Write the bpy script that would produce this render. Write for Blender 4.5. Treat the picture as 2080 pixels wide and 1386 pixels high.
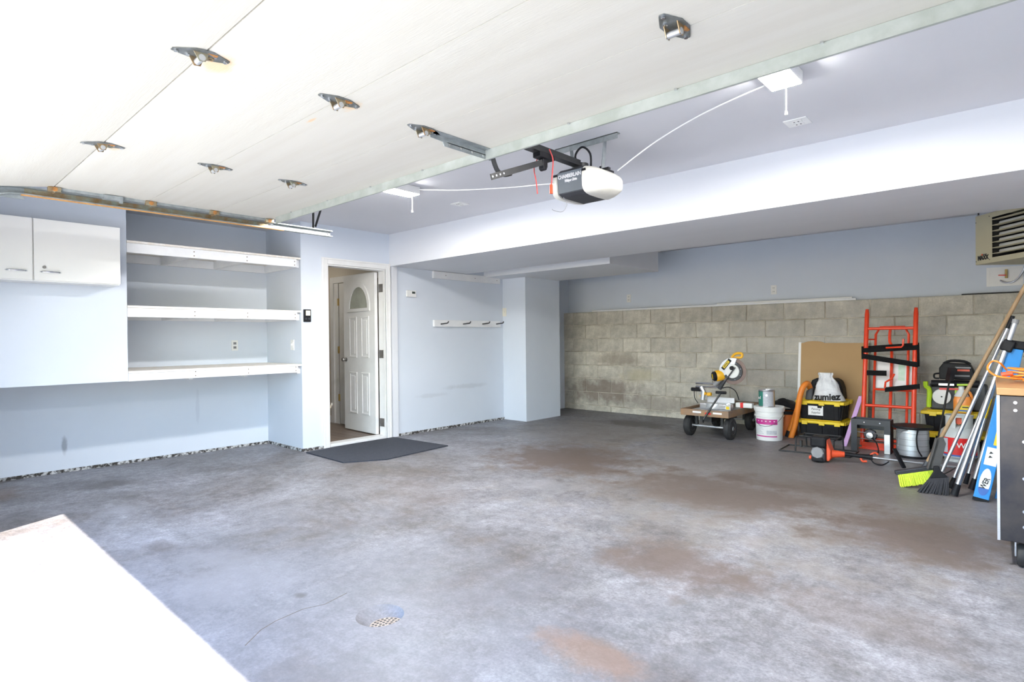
import bpy, bmesh, math, random
from mathutils import Vector, Matrix, noise as mnoise
random.seed(7)
for o in list(bpy.data.objects): bpy.data.objects.remove(o, do_unlink=True)
SC = bpy.context.scene
COL = SC.collection
V = Vector
PI = math.pi

# ------------------------------------------------------------------ camera
YAW, PITCH, ROLL, FPX, CAMH = 0.7368, 0.0048, -0.0103, 1171.6, 1.22
_f = V((-math.sin(YAW)*math.cos(PITCH), math.cos(YAW)*math.cos(PITCH), -math.sin(PITCH)))
_r = V((math.cos(YAW), math.sin(YAW), 0)); _u = _r.cross(_f)
CR = _r*math.cos(ROLL)+_u*math.sin(ROLL); CU = -_r*math.sin(ROLL)+_u*math.cos(ROLL)
CO = V((0, 0, CAMH))
cam = bpy.data.cameras.new('camera'); camo = bpy.data.objects.new('camera', cam); COL.objects.link(camo)
cam.sensor_width = 36; cam.lens = 36*FPX/2080; cam.clip_start = 0.02
m = Matrix.Identity(4)
for i in range(3):
    m[i][0] = CR[i]; m[i][1] = CU[i]; m[i][2] = -_f[i]; m[i][3] = CO[i]
camo.matrix_world = m
SC.camera = camo
def ray(x, y): return _f + CR*((x-1040)/FPX) - CU*((y-693)/FPX)
def on(ax, val, x, y):
    d = ray(x, y); t = (val-CO[ax])/d[ax]; return CO+d*t
def fl(x, y, z=0): return on(2, z, x, y)      # a floor point seen at this pixel
def wx(X, x, y): return on(0, X, x, y)        # a point on a wall of constant X
def wy(Y, x, y): return on(1, Y, x, y)        # a point on a wall of constant Y

# ------------------------------------------------------------------ light
SC.view_settings.view_transform = 'Standard'; SC.view_settings.look = 'None'
SC.view_settings.gamma = 1; SC.view_settings.use_curve_mapping = False
SC.view_settings.exposure = 2.93
w = bpy.data.worlds.new('sky'); SC.world = w; w.use_nodes = True
nt = w.node_tree; bg = nt.nodes['Background']
sky = nt.nodes.new('ShaderNodeTexSky'); sky.sky_type = 'NISHITA'; sky.sun_disc = False; sky.sun_elevation = math.radians(59); sky.sun_rotation = math.radians(153)
sky.air_density = 1.2; sky.dust_density = 0.4; sky.ozone_density = 2.0
nt.links.new(sky.outputs[0], bg.inputs[0]); bg.inputs[1].default_value = 0.18
sun = bpy.data.lights.new('sun', 'SUN'); sun.energy = 3.1; sun.angle = 0.009; sun.color = (1, 0.95, 0.86)
so = bpy.data.objects.new('sun', sun); COL.objects.link(so)
so.rotation_euler = V((-0.565, 1.13, -2.1)).to_track_quat('-Z', 'Y').to_euler(); so.location = (3, -6, 10)

# ------------------------------------------------------------------ materials
MATS = {}
def pm(name, c1, c2=None, scale=8.0, rough=0.6, metal=0.0, bump=0.0, bscale=60.0, stretch=(1,1,1), lo=0.35, hi=0.65, rnd=0.0, coat=0, emit=None, es=0, alpha=None, trans=0):
    mt = bpy.data.materials.new(name); mt.use_nodes = True
    n = mt.node_tree.nodes; l = mt.node_tree.links; b = n['Principled BSDF']
    b.inputs['Roughness'].default_value = rough; b.inputs['Metallic'].default_value = metal
    if coat: b.inputs['Coat Weight'].default_value = coat
    if trans: b.inputs['Transmission Weight'].default_value = trans
    if emit: b.inputs['Emission Color'].default_value = (*emit, 1); b.inputs['Emission Strength'].default_value = es
    if c2 is None: c2 = tuple(x*0.88 for x in c1)
    tc = n.new('ShaderNodeTexCoord'); mp = n.new('ShaderNodeMapping'); mp.inputs['Scale'].default_value = stretch
    l.new(tc.outputs['Object'], mp.inputs['Vector'])
    ns = n.new('ShaderNodeTexNoise'); ns.inputs['Scale'].default_value = scale; ns.inputs['Detail'].default_value = 6; ns.inputs['Roughness'].default_value = 0.6
    l.new(mp.outputs[0], ns.inputs['Vector'])
    cr = n.new('ShaderNodeValToRGB'); cr.color_ramp.elements[0].position = lo; cr.color_ramp.elements[1].position = hi
    cr.color_ramp.elements[0].color = (*c1, 1); cr.color_ramp.elements[1].color = (*c2, 1)
    l.new(ns.outputs['Fac'], cr.inputs['Fac'])
    out = cr.outputs['Color']
    if rnd:
        oi = n.new('ShaderNodeObjectInfo'); mr = n.new('ShaderNodeMapRange'); mr.inputs[3].default_value = 1-rnd; mr.inputs[4].default_value = 1+rnd
        l.new(oi.outputs['Random'], mr.inputs[0])
        mx = n.new('ShaderNodeMix'); mx.data_type = 'RGBA'; mx.blend_type = 'MULTIPLY'; mx.inputs[0].default_value = 1
        l.new(out, mx.inputs[6]); l.new(mr.outputs[0], mx.inputs[7]); out = mx.outputs[2]
    l.new(out, b.inputs['Base Color'])
    if bump:
        n2 = n.new('ShaderNodeTexNoise'); n2.inputs['Scale'].default_value = bscale; n2.inputs['Detail'].default_value = 5
        l.new(mp.outputs[0], n2.inputs['Vector'])
        bp = n.new('ShaderNodeBump'); bp.inputs['Strength'].default_value = bump; bp.inputs['Distance'].default_value = 0.01
        l.new(n2.outputs['Fac'], bp.inputs['Height']); l.new(bp.outputs[0], b.inputs['Normal'])
    MATS[name] = mt
    return mt
def blobs(mt, spots, base_out=None):
    """stains and tone patches with a shape of their own: (x, y, z, rx, ry, rz, colour, strength, soft)"""
    n = mt.node_tree.nodes; l = mt.node_tree.links; b = n['Principled BSDF']
    cur = b.inputs['Base Color'].links[0].from_socket
    geo = n.new('ShaderNodeNewGeometry')
    dn = n.new('ShaderNodeTexNoise'); dn.inputs['Scale'].default_value = 3.5; dn.inputs['Detail'].default_value = 8; dn.inputs['Roughness'].default_value = 0.7
    l.new(geo.outputs['Position'], dn.inputs['Vector'])
    for (x, y, z, rx, ry, rz, col, st) in spots:
        sb = n.new('ShaderNodeVectorMath'); sb.operation = 'SUBTRACT'; sb.inputs[1].default_value = (x, y, z); l.new(geo.outputs['Position'], sb.inputs[0])
        dv = n.new('ShaderNodeVectorMath'); dv.operation = 'DIVIDE'; dv.inputs[1].default_value = (rx, ry, rz); l.new(sb.outputs[0], dv.inputs[0])
        ln = n.new('ShaderNodeVectorMath'); ln.operation = 'LENGTH'; l.new(dv.outputs[0], ln.inputs[0])
        ad = n.new('ShaderNodeMath'); ad.operation = 'MULTIPLY_ADD'; ad.inputs[1].default_value = -2.6; l.new(dn.outputs['Fac'], ad.inputs[0]); 
        a2 = n.new('ShaderNodeMath'); a2.operation = 'ADD'; a2.inputs[1].default_value = 1.3; l.new(ln.outputs['Value'], a2.inputs[0]); l.new(a2.outputs[0], ad.inputs[2])
        mr = n.new('ShaderNodeMapRange'); mr.inputs[1].default_value = 0.45; mr.inputs[2].default_value = 1.05; mr.inputs[3].default_value = st; mr.inputs[4].default_value = 0
        l.new(ad.outputs[0], mr.inputs[0])
        mx = n.new('ShaderNodeMix'); mx.data_type = 'RGBA'; l.new(mr.outputs[0], mx.inputs[0]); l.new(cur, mx.inputs[6]); mx.inputs[7].default_value = (*col, 1)
        cur = mx.outputs[2]
    l.new(cur, b.inputs['Base Color'])

PAINT = pm('wall_paint', (0.64, 0.69, 0.765), (0.62, 0.67, 0.745), 2.0, 0.75, bump=0.04, bscale=180)
CEILP = pm('ceiling_paint', (0.68, 0.685, 0.72), (0.66, 0.665, 0.70), 1.5, 0.85, bump=0.03, bscale=150)
SOFP = pm('soffit_paint', (0.71, 0.725, 0.76), (0.69, 0.705, 0.74), 2.0, 0.6, bump=0.03, bscale=120, stretch=(0.3, 2, 2))
TRIMW = pm('white_trim_paint', (0.80, 0.80, 0.79), (0.74, 0.74, 0.73), 5, 0.45, bump=0.03)
SHELFW = pm('shelf_white_paint', (0.82, 0.83, 0.84), (0.76, 0.77, 0.79), 6, 0.5, bump=0.05)
PLY = pm('raw_plywood_edge', (0.72, 0.66, 0.58), (0.80, 0.78, 0.74), 25, 0.7, bump=0.1)
CABW = pm('cabinet_laminate', (0.82, 0.815, 0.79), (0.80, 0.80, 0.78), 2, 0.4)
CHROME = pm('chrome', (0.75, 0.76, 0.78), (0.6, 0.61, 0.64), 20, 0.18, 1.0)
GALV = pm('galvanised_steel', (0.44, 0.47, 0.48), (0.30, 0.33, 0.33), 14, 0.55, 0.55, bump=0.05)
STRUTM = pm('painted_steel_strut', (0.50, 0.53, 0.50), (0.38, 0.41, 0.37), 7, 0.5, 0.3)
RUST = pm('rust', (0.62, 0.27, 0.07), (0.30, 0.15, 0.06), 30, 0.85, 0.1, bump=0.3)
OILY = pm('rusty_greased_steel', (0.36, 0.38, 0.30), (0.34, 0.20, 0.08), 16, 0.5, 0.6, bump=0.1)
LIPR = pm('rusted_track_lip', (0.80, 0.42, 0.12), (0.62, 0.30, 0.10), 20, 0.8)
GDOOR = pm('garage_door_board', (0.66, 0.635, 0.565), (0.63, 0.60, 0.525), 2.5, 0.65, bump=0.10, bscale=40, stretch=(0.35, 6, 6))
HINGEM = pm('dark_hinge_steel', (0.25, 0.27, 0.28), (0.16, 0.165, 0.15), 22, 0.5, 0.5, bump=0.05)
JOINT = pm('dark_joint', (0.10, 0.08, 0.06), (0.16, 0.12, 0.09), 20, 0.9)
BLACK = pm('black_plastic', (0.010, 0.010, 0.012), (0.016, 0.016, 0.019), 12, 0.5)
STRAPM = pm('black_webbing', (0.006, 0.006, 0.007), (0.012, 0.012, 0.013), 60, 0.9)
for _m in ('black_plastic', 'black_webbing'): MATS[_m].node_tree.nodes['Principled BSDF'].inputs['Specular IOR Level'].default_value = 0.2
BLACKM = pm('black_painted_metal', (0.016, 0.016, 0.018), (0.028, 0.028, 0.028), 18, 0.45, 0.0)
DGREY = pm('dark_grey_plastic', (0.045, 0.048, 0.056), (0.034, 0.036, 0.042), 10, 0.5)
GREY = pm('grey_plastic', (0.28, 0.28, 0.29), (0.24, 0.24, 0.25), 10, 0.5)
RUBBER = pm('tyre_rubber', (0.022, 0.022, 0.024), (0.034, 0.034, 0.034), 20, 0.75, bump=0.1)
WPLAS = pm('white_plastic', (0.80, 0.80, 0.79), (0.76, 0.76, 0.75), 6, 0.35)
IVORY = pm('ivory_plastic', (0.78, 0.75, 0.66), (0.74, 0.71, 0.62), 6, 0.4)
LENS = pm('opener_lens', (0.68, 0.67, 0.62), (0.62, 0.60, 0.53), 6, 0.3)
RED = pm('red_enamel', (0.86, 0.06, 0.012), (0.78, 0.05, 0.012), 8, 0.32, coat=0.3)
REDP = pm('red_orange_plastic', (0.82, 0.10, 0.03), (0.75, 0.085, 0.03), 8, 0.4)
REDC = pm('red_cord', (0.72, 0.10, 0.09), (0.6, 0.08, 0.08), 60, 0.7)
ORANGE = pm('orange_plastic', (0.88, 0.27, 0.03), (0.80, 0.23, 0.03), 10, 0.45)
ORANGEB = pm('orange_bucket_plastic', (0.62, 0.17, 0.03), (0.55, 0.14, 0.03), 10, 0.5)
ORANGEF = pm('orange_fluid', (0.95, 0.33, 0.06), (0.90, 0.28, 0.05), 4, 0.25)
YELLOW = pm('yellow_plastic', (0.90, 0.66, 0.02), (0.85, 0.60, 0.02), 8, 0.4)
DYEL = pm('tool_yellow', (0.92, 0.50, 0.02), (0.86, 0.44, 0.02), 8, 0.4)
LIME = pm('lime_plastic', (0.55, 0.82, 0.03), (0.50, 0.76, 0.03), 8, 0.4)
BRIST = pm('lime_bristle', (0.72, 0.85, 0.05), (0.50, 0.66, 0.03), 90, 0.7)
BBRIST = pm('black_bristle', (0.010, 0.010, 0.014), (0.03, 0.03, 0.038), 90, 0.7)
ALU = pm('aluminium', (0.74, 0.75, 0.77), (0.64, 0.65, 0.67), 30, 0.28, 0.95, stretch=(1, 1, 8))
ALUP = pm('cast_aluminium', (0.62, 0.63, 0.64), (0.52, 0.53, 0.54), 20, 0.42, 0.7)
BLUE = pm('blue_fibreglass', (0.02, 0.27, 0.72), (0.02, 0.24, 0.64), 8, 0.4)
WOODH = pm('broom_handle_wood', (0.40, 0.27, 0.15), (0.32, 0.20, 0.10), 14, 0.55, stretch=(3, 3, 0.4))
BENCHW = pm('bench_top_wood', (0.50, 0.28, 0.12), (0.42, 0.22, 0.09), 7, 0.5, stretch=(1, 8, 1))
CARTW = pm('cart_painted_wood', (0.34, 0.19, 0.09), (0.24, 0.17, 0.12), 11, 0.65, bump=0.1)
STEELD = pm('dark_brushed_steel', (0.045, 0.045, 0.055), (0.09, 0.08, 0.078), 5, 0.3, 0.8)
CARDB = pm('brown_hardboard', (0.48, 0.31, 0.15), (0.45, 0.29, 0.14), 3, 0.8)
PURPLE = pm('lilac_foam', (0.66, 0.42, 0.72), (0.62, 0.38, 0.68), 20, 0.8)
MAGENTA = pm('magenta_print', (0.55, 0.03, 0.26), (0.50, 0.03, 0.24), 8, 0.4)
PRINT = pm('grey_print', (0.45, 0.46, 0.50), (0.55, 0.56, 0.60), 60, 0.5)
GREENP = pm('green_print', (0.03, 0.20, 0.15), (0.02, 0.15, 0.12), 9, 0.3)
TINM = pm('tin', (0.68, 0.69, 0.72), (0.60, 0.61, 0.64), 12, 0.3, 0.9)
BAGW = pm('white_bag_film', (0.78, 0.79, 0.81), (0.68, 0.69, 0.72), 14, 0.35, bump=0.5, bscale=35)
WIRE = pm('wound_steel_wire', (0.66, 0.68, 0.70), (0.52, 0.54, 0.56), 6, 0.35, 0.7, bump=0.2, bscale=120, stretch=(0.2, 0.2, 5))
TANK = pm('tank_grey_paint', (0.62, 0.64, 0.63), (0.55, 0.57, 0.56), 7, 0.45)
REDL = pm('red_label', (0.75, 0.02, 0.02), (0.70, 0.02, 0.02), 5, 0.35)
BLUEL = pm('blue_label', (0.05, 0.16, 0.50), (0.04, 0.12, 0.42), 5, 0.35)
WHITE = pm('white_print', (0.85, 0.85, 0.85), (0.82, 0.82, 0.82), 5, 0.45)
INK = pm('black_ink', (0.012, 0.012, 0.014), (0.02, 0.02, 0.02), 9, 0.5)
TANP = pm('tan_heater_enamel', (0.56, 0.52, 0.36), (0.53, 0.49, 0.34), 4, 0.45)
BRASS = pm('brass', (0.62, 0.45, 0.18), (0.5, 0.35, 0.14), 14, 0.35, 0.9)
NICKEL = pm('satin_nickel', (0.32, 0.31, 0.30), (0.25, 0.24, 0.23), 14, 0.4, 0.8)
BEIGE = pm('beige_hall_paint', (0.60, 0.55, 0.47), (0.58, 0.53, 0.45), 2, 0.8)
MATM = pm('rubber_mat', (0.028, 0.032, 0.045), (0.04, 0.045, 0.06), 40, 0.85, bump=0.3, bscale=200)
MORTAR = pm('mortar', (0.72, 0.67, 0.57), (0.34, 0.30, 0.23), 4, 0.95, bump=0.4, bscale=60)
BLOCKM = pm('concrete_block_face', (0.62, 0.58, 0.50), (0.46, 0.43, 0.365), 9, 0.92, bump=0.35, bscale=90, rnd=0.13)
FLOORM = pm('stained_concrete_floor', (0.105, 0.088, 0.079), (0.245, 0.242, 0.266), 0.95, 0.5, bump=0.06, bscale=45, lo=0.33, hi=0.66)
for _n in FLOORM.node_tree.nodes:
    if _n.bl_idname == 'ShaderNodeTexNoise' and abs(_n.inputs['Scale'].default_value-0.95) < 1e-4: _n.inputs['Detail'].default_value = 12; _n.inputs['Roughness'].default_value = 0.68; _n.inputs['Distortion'].default_value = 0.7
    if _n.bl_idname == 'ShaderNodeValToRGB':
        _e = _n.color_ramp.elements.new(0.48); _e.color = (0.168, 0.161, 0.171, 1)
DRIVE = pm('driveway_concrete', (0.55, 0.53, 0.49), (0.48, 0.46, 0.43), 2, 0.9, bump=0.1)
LAMIN = pm('laminate_plank', (0.20, 0.15, 0.115), (0.13, 0.095, 0.075), 5, 0.35, stretch=(1, 9, 1), rnd=0.18)
RUBBLE = pm('crumbled_sill', (0.55, 0.55, 0.55), (0.05, 0.045, 0.04), 28, 0.95, lo=0.42, hi=0.56, bump=0.6, bscale=70)
LAMPE = pm('lit_lamp_diffuser', (0.9, 0.9, 0.9), (0.88, 0.88, 0.88), 5, 0.5, emit=(1, 0.98, 0.95), es=78.0)
LCD = pm('lcd_screen', (0.05, 0.06, 0.05), (0.07, 0.08, 0.07), 9, 0.2)
BUTTON = pm('lit_button', (0.85, 0.80, 0.66), (0.8, 0.75, 0.6), 9, 0.4)
GLASS = pm('obscure_glass', (0.42, 0.44, 0.38), (0.34, 0.36, 0.31), 6, 0.15, coat=0.5)
# extra layers: speckle on the floor, stains on floor, blocks, walls, door, back floor lightened against dim light
def speckle(mt, sc, amt):
    n = mt.node_tree.nodes; l = mt.node_tree.links; b = n['Principled BSDF']
    cur = b.inputs['Base Color'].links[0].from_socket
    geo = n.new('ShaderNodeNewGeometry'); v = n.new('ShaderNodeTexNoise'); v.inputs['Scale'].default_value = sc; v.inputs['Detail'].default_value = 4; v.inputs['Roughness'].default_value = 0.75
    l.new(geo.outputs['Position'], v.inputs['Vector'])
    mr = n.new('ShaderNodeMapRange'); mr.inputs[1].default_value = 0.3; mr.inputs[2].default_value = 0.7; mr.inputs[3].default_value = 1-amt; mr.inputs[4].default_value = 1+amt
    l.new(v.outputs['Fac'], mr.inputs[0])
    mx = n.new('ShaderNodeMix'); mx.data_type = 'RGBA'; mx.blend_type = 'MULTIPLY'; mx.inputs[0].default_value = 1; l.new(cur, mx.inputs[6]); l.new(mr.outputs[0], mx.inputs[7])
    l.new(mx.outputs[2], b.inputs['Base Color'])
speckle(FLOORM, 75, 0.34); speckle(FLOORM, 16, 0.22); speckle(FLOORM, 4, 0.24); speckle(BLOCKM, 60, 0.14); speckle(BLOCKM, 2.2, 0.12); speckle(MATM, 90, 0.3)
def fs(px, py, rx, ry, col, st):
    p = fl(px, py); return (p.x, p.y, 0, rx, ry, 1, col, st)
BR = (0.115, 0.083, 0.066); DK = (0.075, 0.066, 0.066); LT = (0.25, 0.245, 0.265); RS = (0.24, 0.135, 0.075)
blobs(FLOORM, [(-1.6, 5.2, 0, 2.3, 2.2, 1, (0.265, 0.235, 0.212), 0.55), (-4.3, 6.2, 0, 1.3, 1.2, 1, (0.25, 0.22, 0.195), 0.45), (-2.2, 1.0, 0, 2.4, 1.6, 1, (0.17, 0.17, 0.195), 0.5), fs(1150, 930, 1.0, 0.8, BR, 0.9), fs(1300, 862, 0.7, 0.34, DK, 0.85), fs(1470, 1000, 1.0, 0.7, BR, 0.75), fs(1390, 1150, 0.55, 0.35, BR, 0.75),  # first patch: browner floor at the back, lightened to offset dim light there
   fs(1860, 1090, 0.65, 0.55, BR, 0.75), fs(1640, 990, 0.9, 0.35, BR, 0.4), fs(215, 985, 0.20, 0.24, DK, 0.6), fs(10, 1005, 0.30, 0.20, RS, 0.3), fs(850, 1000, 0.5, 0.4, BR, 0.35),
   fs(1100, 985, 0.35, 0.25, LT, 0.5), fs(260, 1035, 0.14, 0.2, LT, 0.6), fs(480, 1170, 0.5, 0.3, LT, 0.45), fs(1200, 1330, 0.25, 0.14, RS, 0.5), fs(330, 1108, 0.15, 0.1, DK, 0.5), fs(1750, 1250, 0.5, 0.3, BR, 0.35), fs(610, 1210, 0.05, 0.035, DK, 0.7), fs(1080, 885, 0.6, 0.25, LT, 0.3)])
blobs(BLOCKM, [(-5.3, 8.02, 0.35, 0.8, 0.4, 0.22, (0.19, 0.14, 0.115), 0.7), (-4.3, 8.02, 0.2, 0.9, 0.4, 0.16, (0.22, 0.18, 0.15), 0.6), (-5.0, 8.02, 0.85, 0.5, 0.4, 0.12, (0.25, 0.19, 0.14), 0.5), (-2.0, 8.02, 0.9, 2.2, 0.4, 0.9, (0.40, 0.39, 0.37), 0.5), (-4.6, 8.02, 0.62, 0.4, 0.4, 0.12, (0.50, 0.44, 0.28), 0.5)])
blobs(PAINT, [(-5.95, 5.6, 0.55, 0.3, 0.45, 0.035, (0.42, 0.45, 0.50), 0.4), (-5.95, 4.95, 0.47, 0.3, 0.3, 0.03, (0.45, 0.48, 0.53), 0.35), (-6.78, 1.18, 0.25, 0.3, 0.025, 0.09, (0.30, 0.32, 0.38), 0.8), (-6.78, 2.35, 0.5, 0.3, 0.02, 0.2, (0.48, 0.52, 0.6), 0.4)])
blobs(GDOOR, [(-2.25, 0.86, 2.25, 0.10, 0.05, 1, (0.72, 0.48, 0.25), 0.7), (-3.6, 0.86, 2.25, 0.08, 0.03, 1, (0.74, 0.52, 0.30), 0.6), (-2.22, 1.42, 2.25, 0.08, 0.04, 1, (0.72, 0.48, 0.25), 0.7), (-2.5, 1.38, 2.25, 0.05, 0.012, 1, (0.72, 0.48, 0.25), 0.8)])

# ------------------------------------------------------------------ mesh helpers
class B:
    def __init__(s): s.v = []; s.f = []; s.T = None
    def _p(s, pts):
        k = len(s.v)
        for p in pts:
            p = V(p)
            s.v.append(s.T @ p if s.T else p)
        return k
    def box(s, x0, x1, y0, y1, z0, z1):
        k = s._p([(x, y, z) for z in (z0, z1) for y in (y0, y1) for x in (x0, x1)])
        s.f += [tuple(k+i for i in q) for q in ((0,2,3,1),(4,5,7,6),(0,1,5,4),(2,6,7,3),(0,4,6,2),(1,3,7,5))]; return s
    def hexa(s, p8):
        k = s._p(p8); s.f += [tuple(k+i for i in q) for q in ((0,2,3,1),(4,5,7,6),(0,1,5,4),(2,6,7,3),(0,4,6,2),(1,3,7,5))]; return s
    def bar(s, p0, p1, wd, ht, up=(0,0,1)):
        p0, p1 = V(p0), V(p1); d = (p1-p0).normalized(); side = d.cross(V(up))
        if side.length < 1e-4: side = d.cross(V((1,0,0)))
        side.normalize(); u = side.cross(d)
        k = s._p([p+side*a*wd/2+u*b*ht/2 for p in (p0, p1) for b in (-1,1) for a in (-1,1)])
        s.f += [tuple(k+i for i in q) for q in ((0,2,3,1),(4,5,7,6),(0,1,5,4),(2,6,7,3),(0,4,6,2),(1,3,7,5))]; return s
    def cyl(s, p0, p1, r0, r1=None, n=14, cap=True):
        p0, p1 = V(p0), V(p1); r1 = r0 if r1 is None else r1
        d = (p1-p0).normalized(); a = d.orthogonal().normalized(); b = d.cross(a)
        k = s._p([p+(a*math.cos(2*PI*i/n)+b*math.sin(2*PI*i/n))*r for p, r in ((p0, r0), (p1, r1)) for i in range(n)])
        for i in range(n): j = (i+1) % n; s.f.append((k+i, k+j, k+n+j, k+n+i))
        if cap: s.f.append(tuple(k+i for i in range(n-1, -1, -1))); s.f.append(tuple(k+n+i for i in range(n)))
        return s
    def tube(s, pts, r, n=8, sub=0, closed=False, radii=None):
        pts = [V(p) for p in pts]
        if sub:
            q = []; N = len(pts); rng = range(N if closed else N-1); rr = []
            for i in rng:
                p0 = pts[(i-1) % N] if (closed or i > 0) else pts[i]; p1 = pts[i]; p2 = pts[(i+1) % N]; p3 = pts[(i+2) % N] if (closed or i+2 < N) else p2
                for t in range(sub):
                    t /= sub
                    q.append(0.5*((2*p1)+(p2-p0)*t+(2*p0-5*p1+4*p2-p3)*t*t+(3*p1-p0-3*p2+p3)*t**3))
                    if radii: rr.append(radii[i]*(1-t)+radii[(i+1) % N]*t)
            if not closed:
                q.append(pts[-1]); 
                if radii: rr.append(radii[-1])
            pts = q; radii = rr if radii else None
        N = len(pts); k = len(s.v); a = None
        for i, p in enumerate(pts):
            d = (pts[(i+1) % N]-pts[i-1]) if (closed or 0 < i < N-1) else (pts[min(i+1, N-1)]-pts[max(i-1, 0)])
            d.normalize()
            a = d.orthogonal().normalized() if a is None else (a-d*a.dot(d)).normalized()
            b = d.cross(a); rad = radii[i] if radii else r
            s._p([p+(a*math.cos(2*PI*j/n)+b*math.sin(2*PI*j/n))*rad for j in range(n)])
        for i in range(N if closed else N-1):
            o = k+i*n; o2 = k+((i+1) % N)*n
            for j in range(n): jj = (j+1) % n; s.f.append((o+j, o+jj, o2+jj, o2+j))
        if not closed: s.f.append(tuple(k+j for j in range(n-1, -1, -1))); s.f.append(tuple(k+(N-1)*n+j for j in range(n)))
        return s
    def lathe(s, prof, c=(0,0,0), ax='z', n=28, closed=False):
        c = V(c); k = len(s.v); N = len(prof)
        for (r, h) in prof:
            for i in range(n):
                a = 2*PI*i/n; q = {'z': (r*math.cos(a), r*math.sin(a), h), 'x': (h, r*math.cos(a), r*math.sin(a)), 'y': (r*math.sin(a), h, r*math.cos(a))}[ax]
                s._p([c+V(q)])
        for m_ in range(N if closed else N-1):
            o = k+m_*n; o2 = k+((m_+1) % N)*n
            for i in range(n): j = (i+1) % n; s.f.append((o+i, o+j, o2+j, o2+i))
        if not closed:
            s.f.append(tuple(k+i for i in range(n-1, -1, -1))); s.f.append(tuple(k+(N-1)*n+i for i in range(n)))
        return s
    def prism(s, poly, a, b, ax='y'):
        mk = {'y': lambda p, t: (p[0], t, p[1]), 'x': lambda p, t: (t, p[0], p[1]), 'z': lambda p, t: (p[0], p[1], t)}[ax]
        n = len(poly); k = s._p([mk(p, a) for p in poly]+[mk(p, b) for p in poly])
        for i in range(n): j = (i+1) % n; s.f.append((k+i, k+j, k+n+j, k+n+i))
        s.f.append(tuple(k+i for i in range(n-1, -1, -1))); s.f.append(tuple(k+n+i for i in range(n))); return s
    def arc(s, c, r, a0, a1, z0, z1, n=14):
        c = V(c); k = len(s.v)
        for i in range(n+1):
            a = a0+(a1-a0)*i/n
            s._p([c+V((r*math.cos(a), r*math.sin(a), z)) for z in (z0, z1)])
        for i in range(n): o = k+2*i; s.f.append((o, o+2, o+3, o+1))
        return s
    def build(s, name, mat, parent=None, bevel=0, smooth=False, label=None, seg=2):
        me = bpy.data.meshes.new(name)
        inv = ROOTINV.get(parent.name) if parent is not None else None
        vs = [inv @ v for v in s.v] if inv else list(s.v)
        loc = V((0,0,0))
        if parent is None:
            lo = V([min(v[i] for v in vs) for i in range(3)]); hi = V([max(v[i] for v in vs) for i in range(3)])
            loc = V(((lo.x+hi.x)/2, (lo.y+hi.y)/2, lo.z)); vs = [v-loc for v in vs]
        me.from_pydata([tuple(v) for v in vs], [], s.f)
        bm = bmesh.new(); bm.from_mesh(me); bmesh.ops.recalc_face_normals(bm, faces=bm.faces); bm.to_mesh(me); bm.free()
        if smooth: me.shade_smooth()
        me.materials.append(mat)
        o = bpy.data.objects.new(name, me); COL.objects.link(o); o.location = loc
        if parent is not None:
            o.parent = parent; ROOTINV[o.name] = inv
        if bevel:
            md = o.modifiers.new('bevel', 'BEVEL'); md.width = bevel; md.segments = seg; md.limit_method = 'ANGLE'; md.angle_limit = 0.6
        if smooth: 
            me.set_sharp_from_angle(angle=0.7)
        if label: o['label'] = label
        return o
ROOTINV = {}
def thing(name, loc, label, cat, group=None, kind=None):
    """an Empty at the base of a thing; its parts are given in world coordinates and stored relative to it"""
    o = bpy.data.objects.new(name, None); COL.objects.link(o); o.location = loc; o.empty_display_size = 0.1
    ROOTINV[o.name] = Matrix.Translation(-V(loc))
    return tag(o, label, cat, group, kind)
def tag(o, label=None, cat=None, group=None, kind=None):
    if label: o['label'] = label
    if cat: o['category'] = cat
    if group: o['group'] = group
    if kind: o['kind'] = kind
    return o
def struct(o, label=None): o['kind'] = 'structure'; return tag(o, label)
def text(s, name, size, mat, M, parent, width=None, warp=None, extr=0.0015, shear=0.0, bold=0.0, label=None):
    """flat lettering: M maps text x,y to world"""
    cu = bpy.data.curves.new(name, 'FONT'); cu.body = s; cu.size = size; cu.align_x = 'CENTER'; cu.align_y = 'CENTER'; cu.extrude = extr; cu.shear = shear; cu.offset = bold; cu.resolution_u = 3
    ob = bpy.data.objects.new(name, cu); COL.objects.link(ob)
    dg = bpy.context.evaluated_depsgraph_get(); me = bpy.data.meshes.new_from_object(ob.evaluated_get(dg))
    bpy.data.objects.remove(ob, do_unlink=True)
    xs = [v.co.x for v in me.vertices]; sc = (width/(max(xs)-min(xs))) if width else 1
    inv = ROOTINV[parent.name]
    for v in me.vertices:
        p = M @ V((v.co.x*sc, v.co.y, v.co.z))
        if warp: p = warp(p)
        v.co = inv @ p
    me.materials.clear(); me.materials.append(mat)
    o = bpy.data.objects.new(name, me); COL.objects.link(o); o.parent = parent; ROOTINV[o.name] = inv
    if label: o['label'] = label
    return o
def frame(o, ex, ey):
    """matrix with origin o, text-right ex, text-up ey"""
    ex = V(ex).normalized(); ey = (V(ey)-ex*V(ey).dot(ex)).normalized(); ez = ex.cross(ey); m = Matrix.Identity(4)
    for i in range(3): m[i][0] = ex[i]; m[i][1] = ey[i]; m[i][2] = ez[i]; m[i][3] = o[i]
    return m

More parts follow.
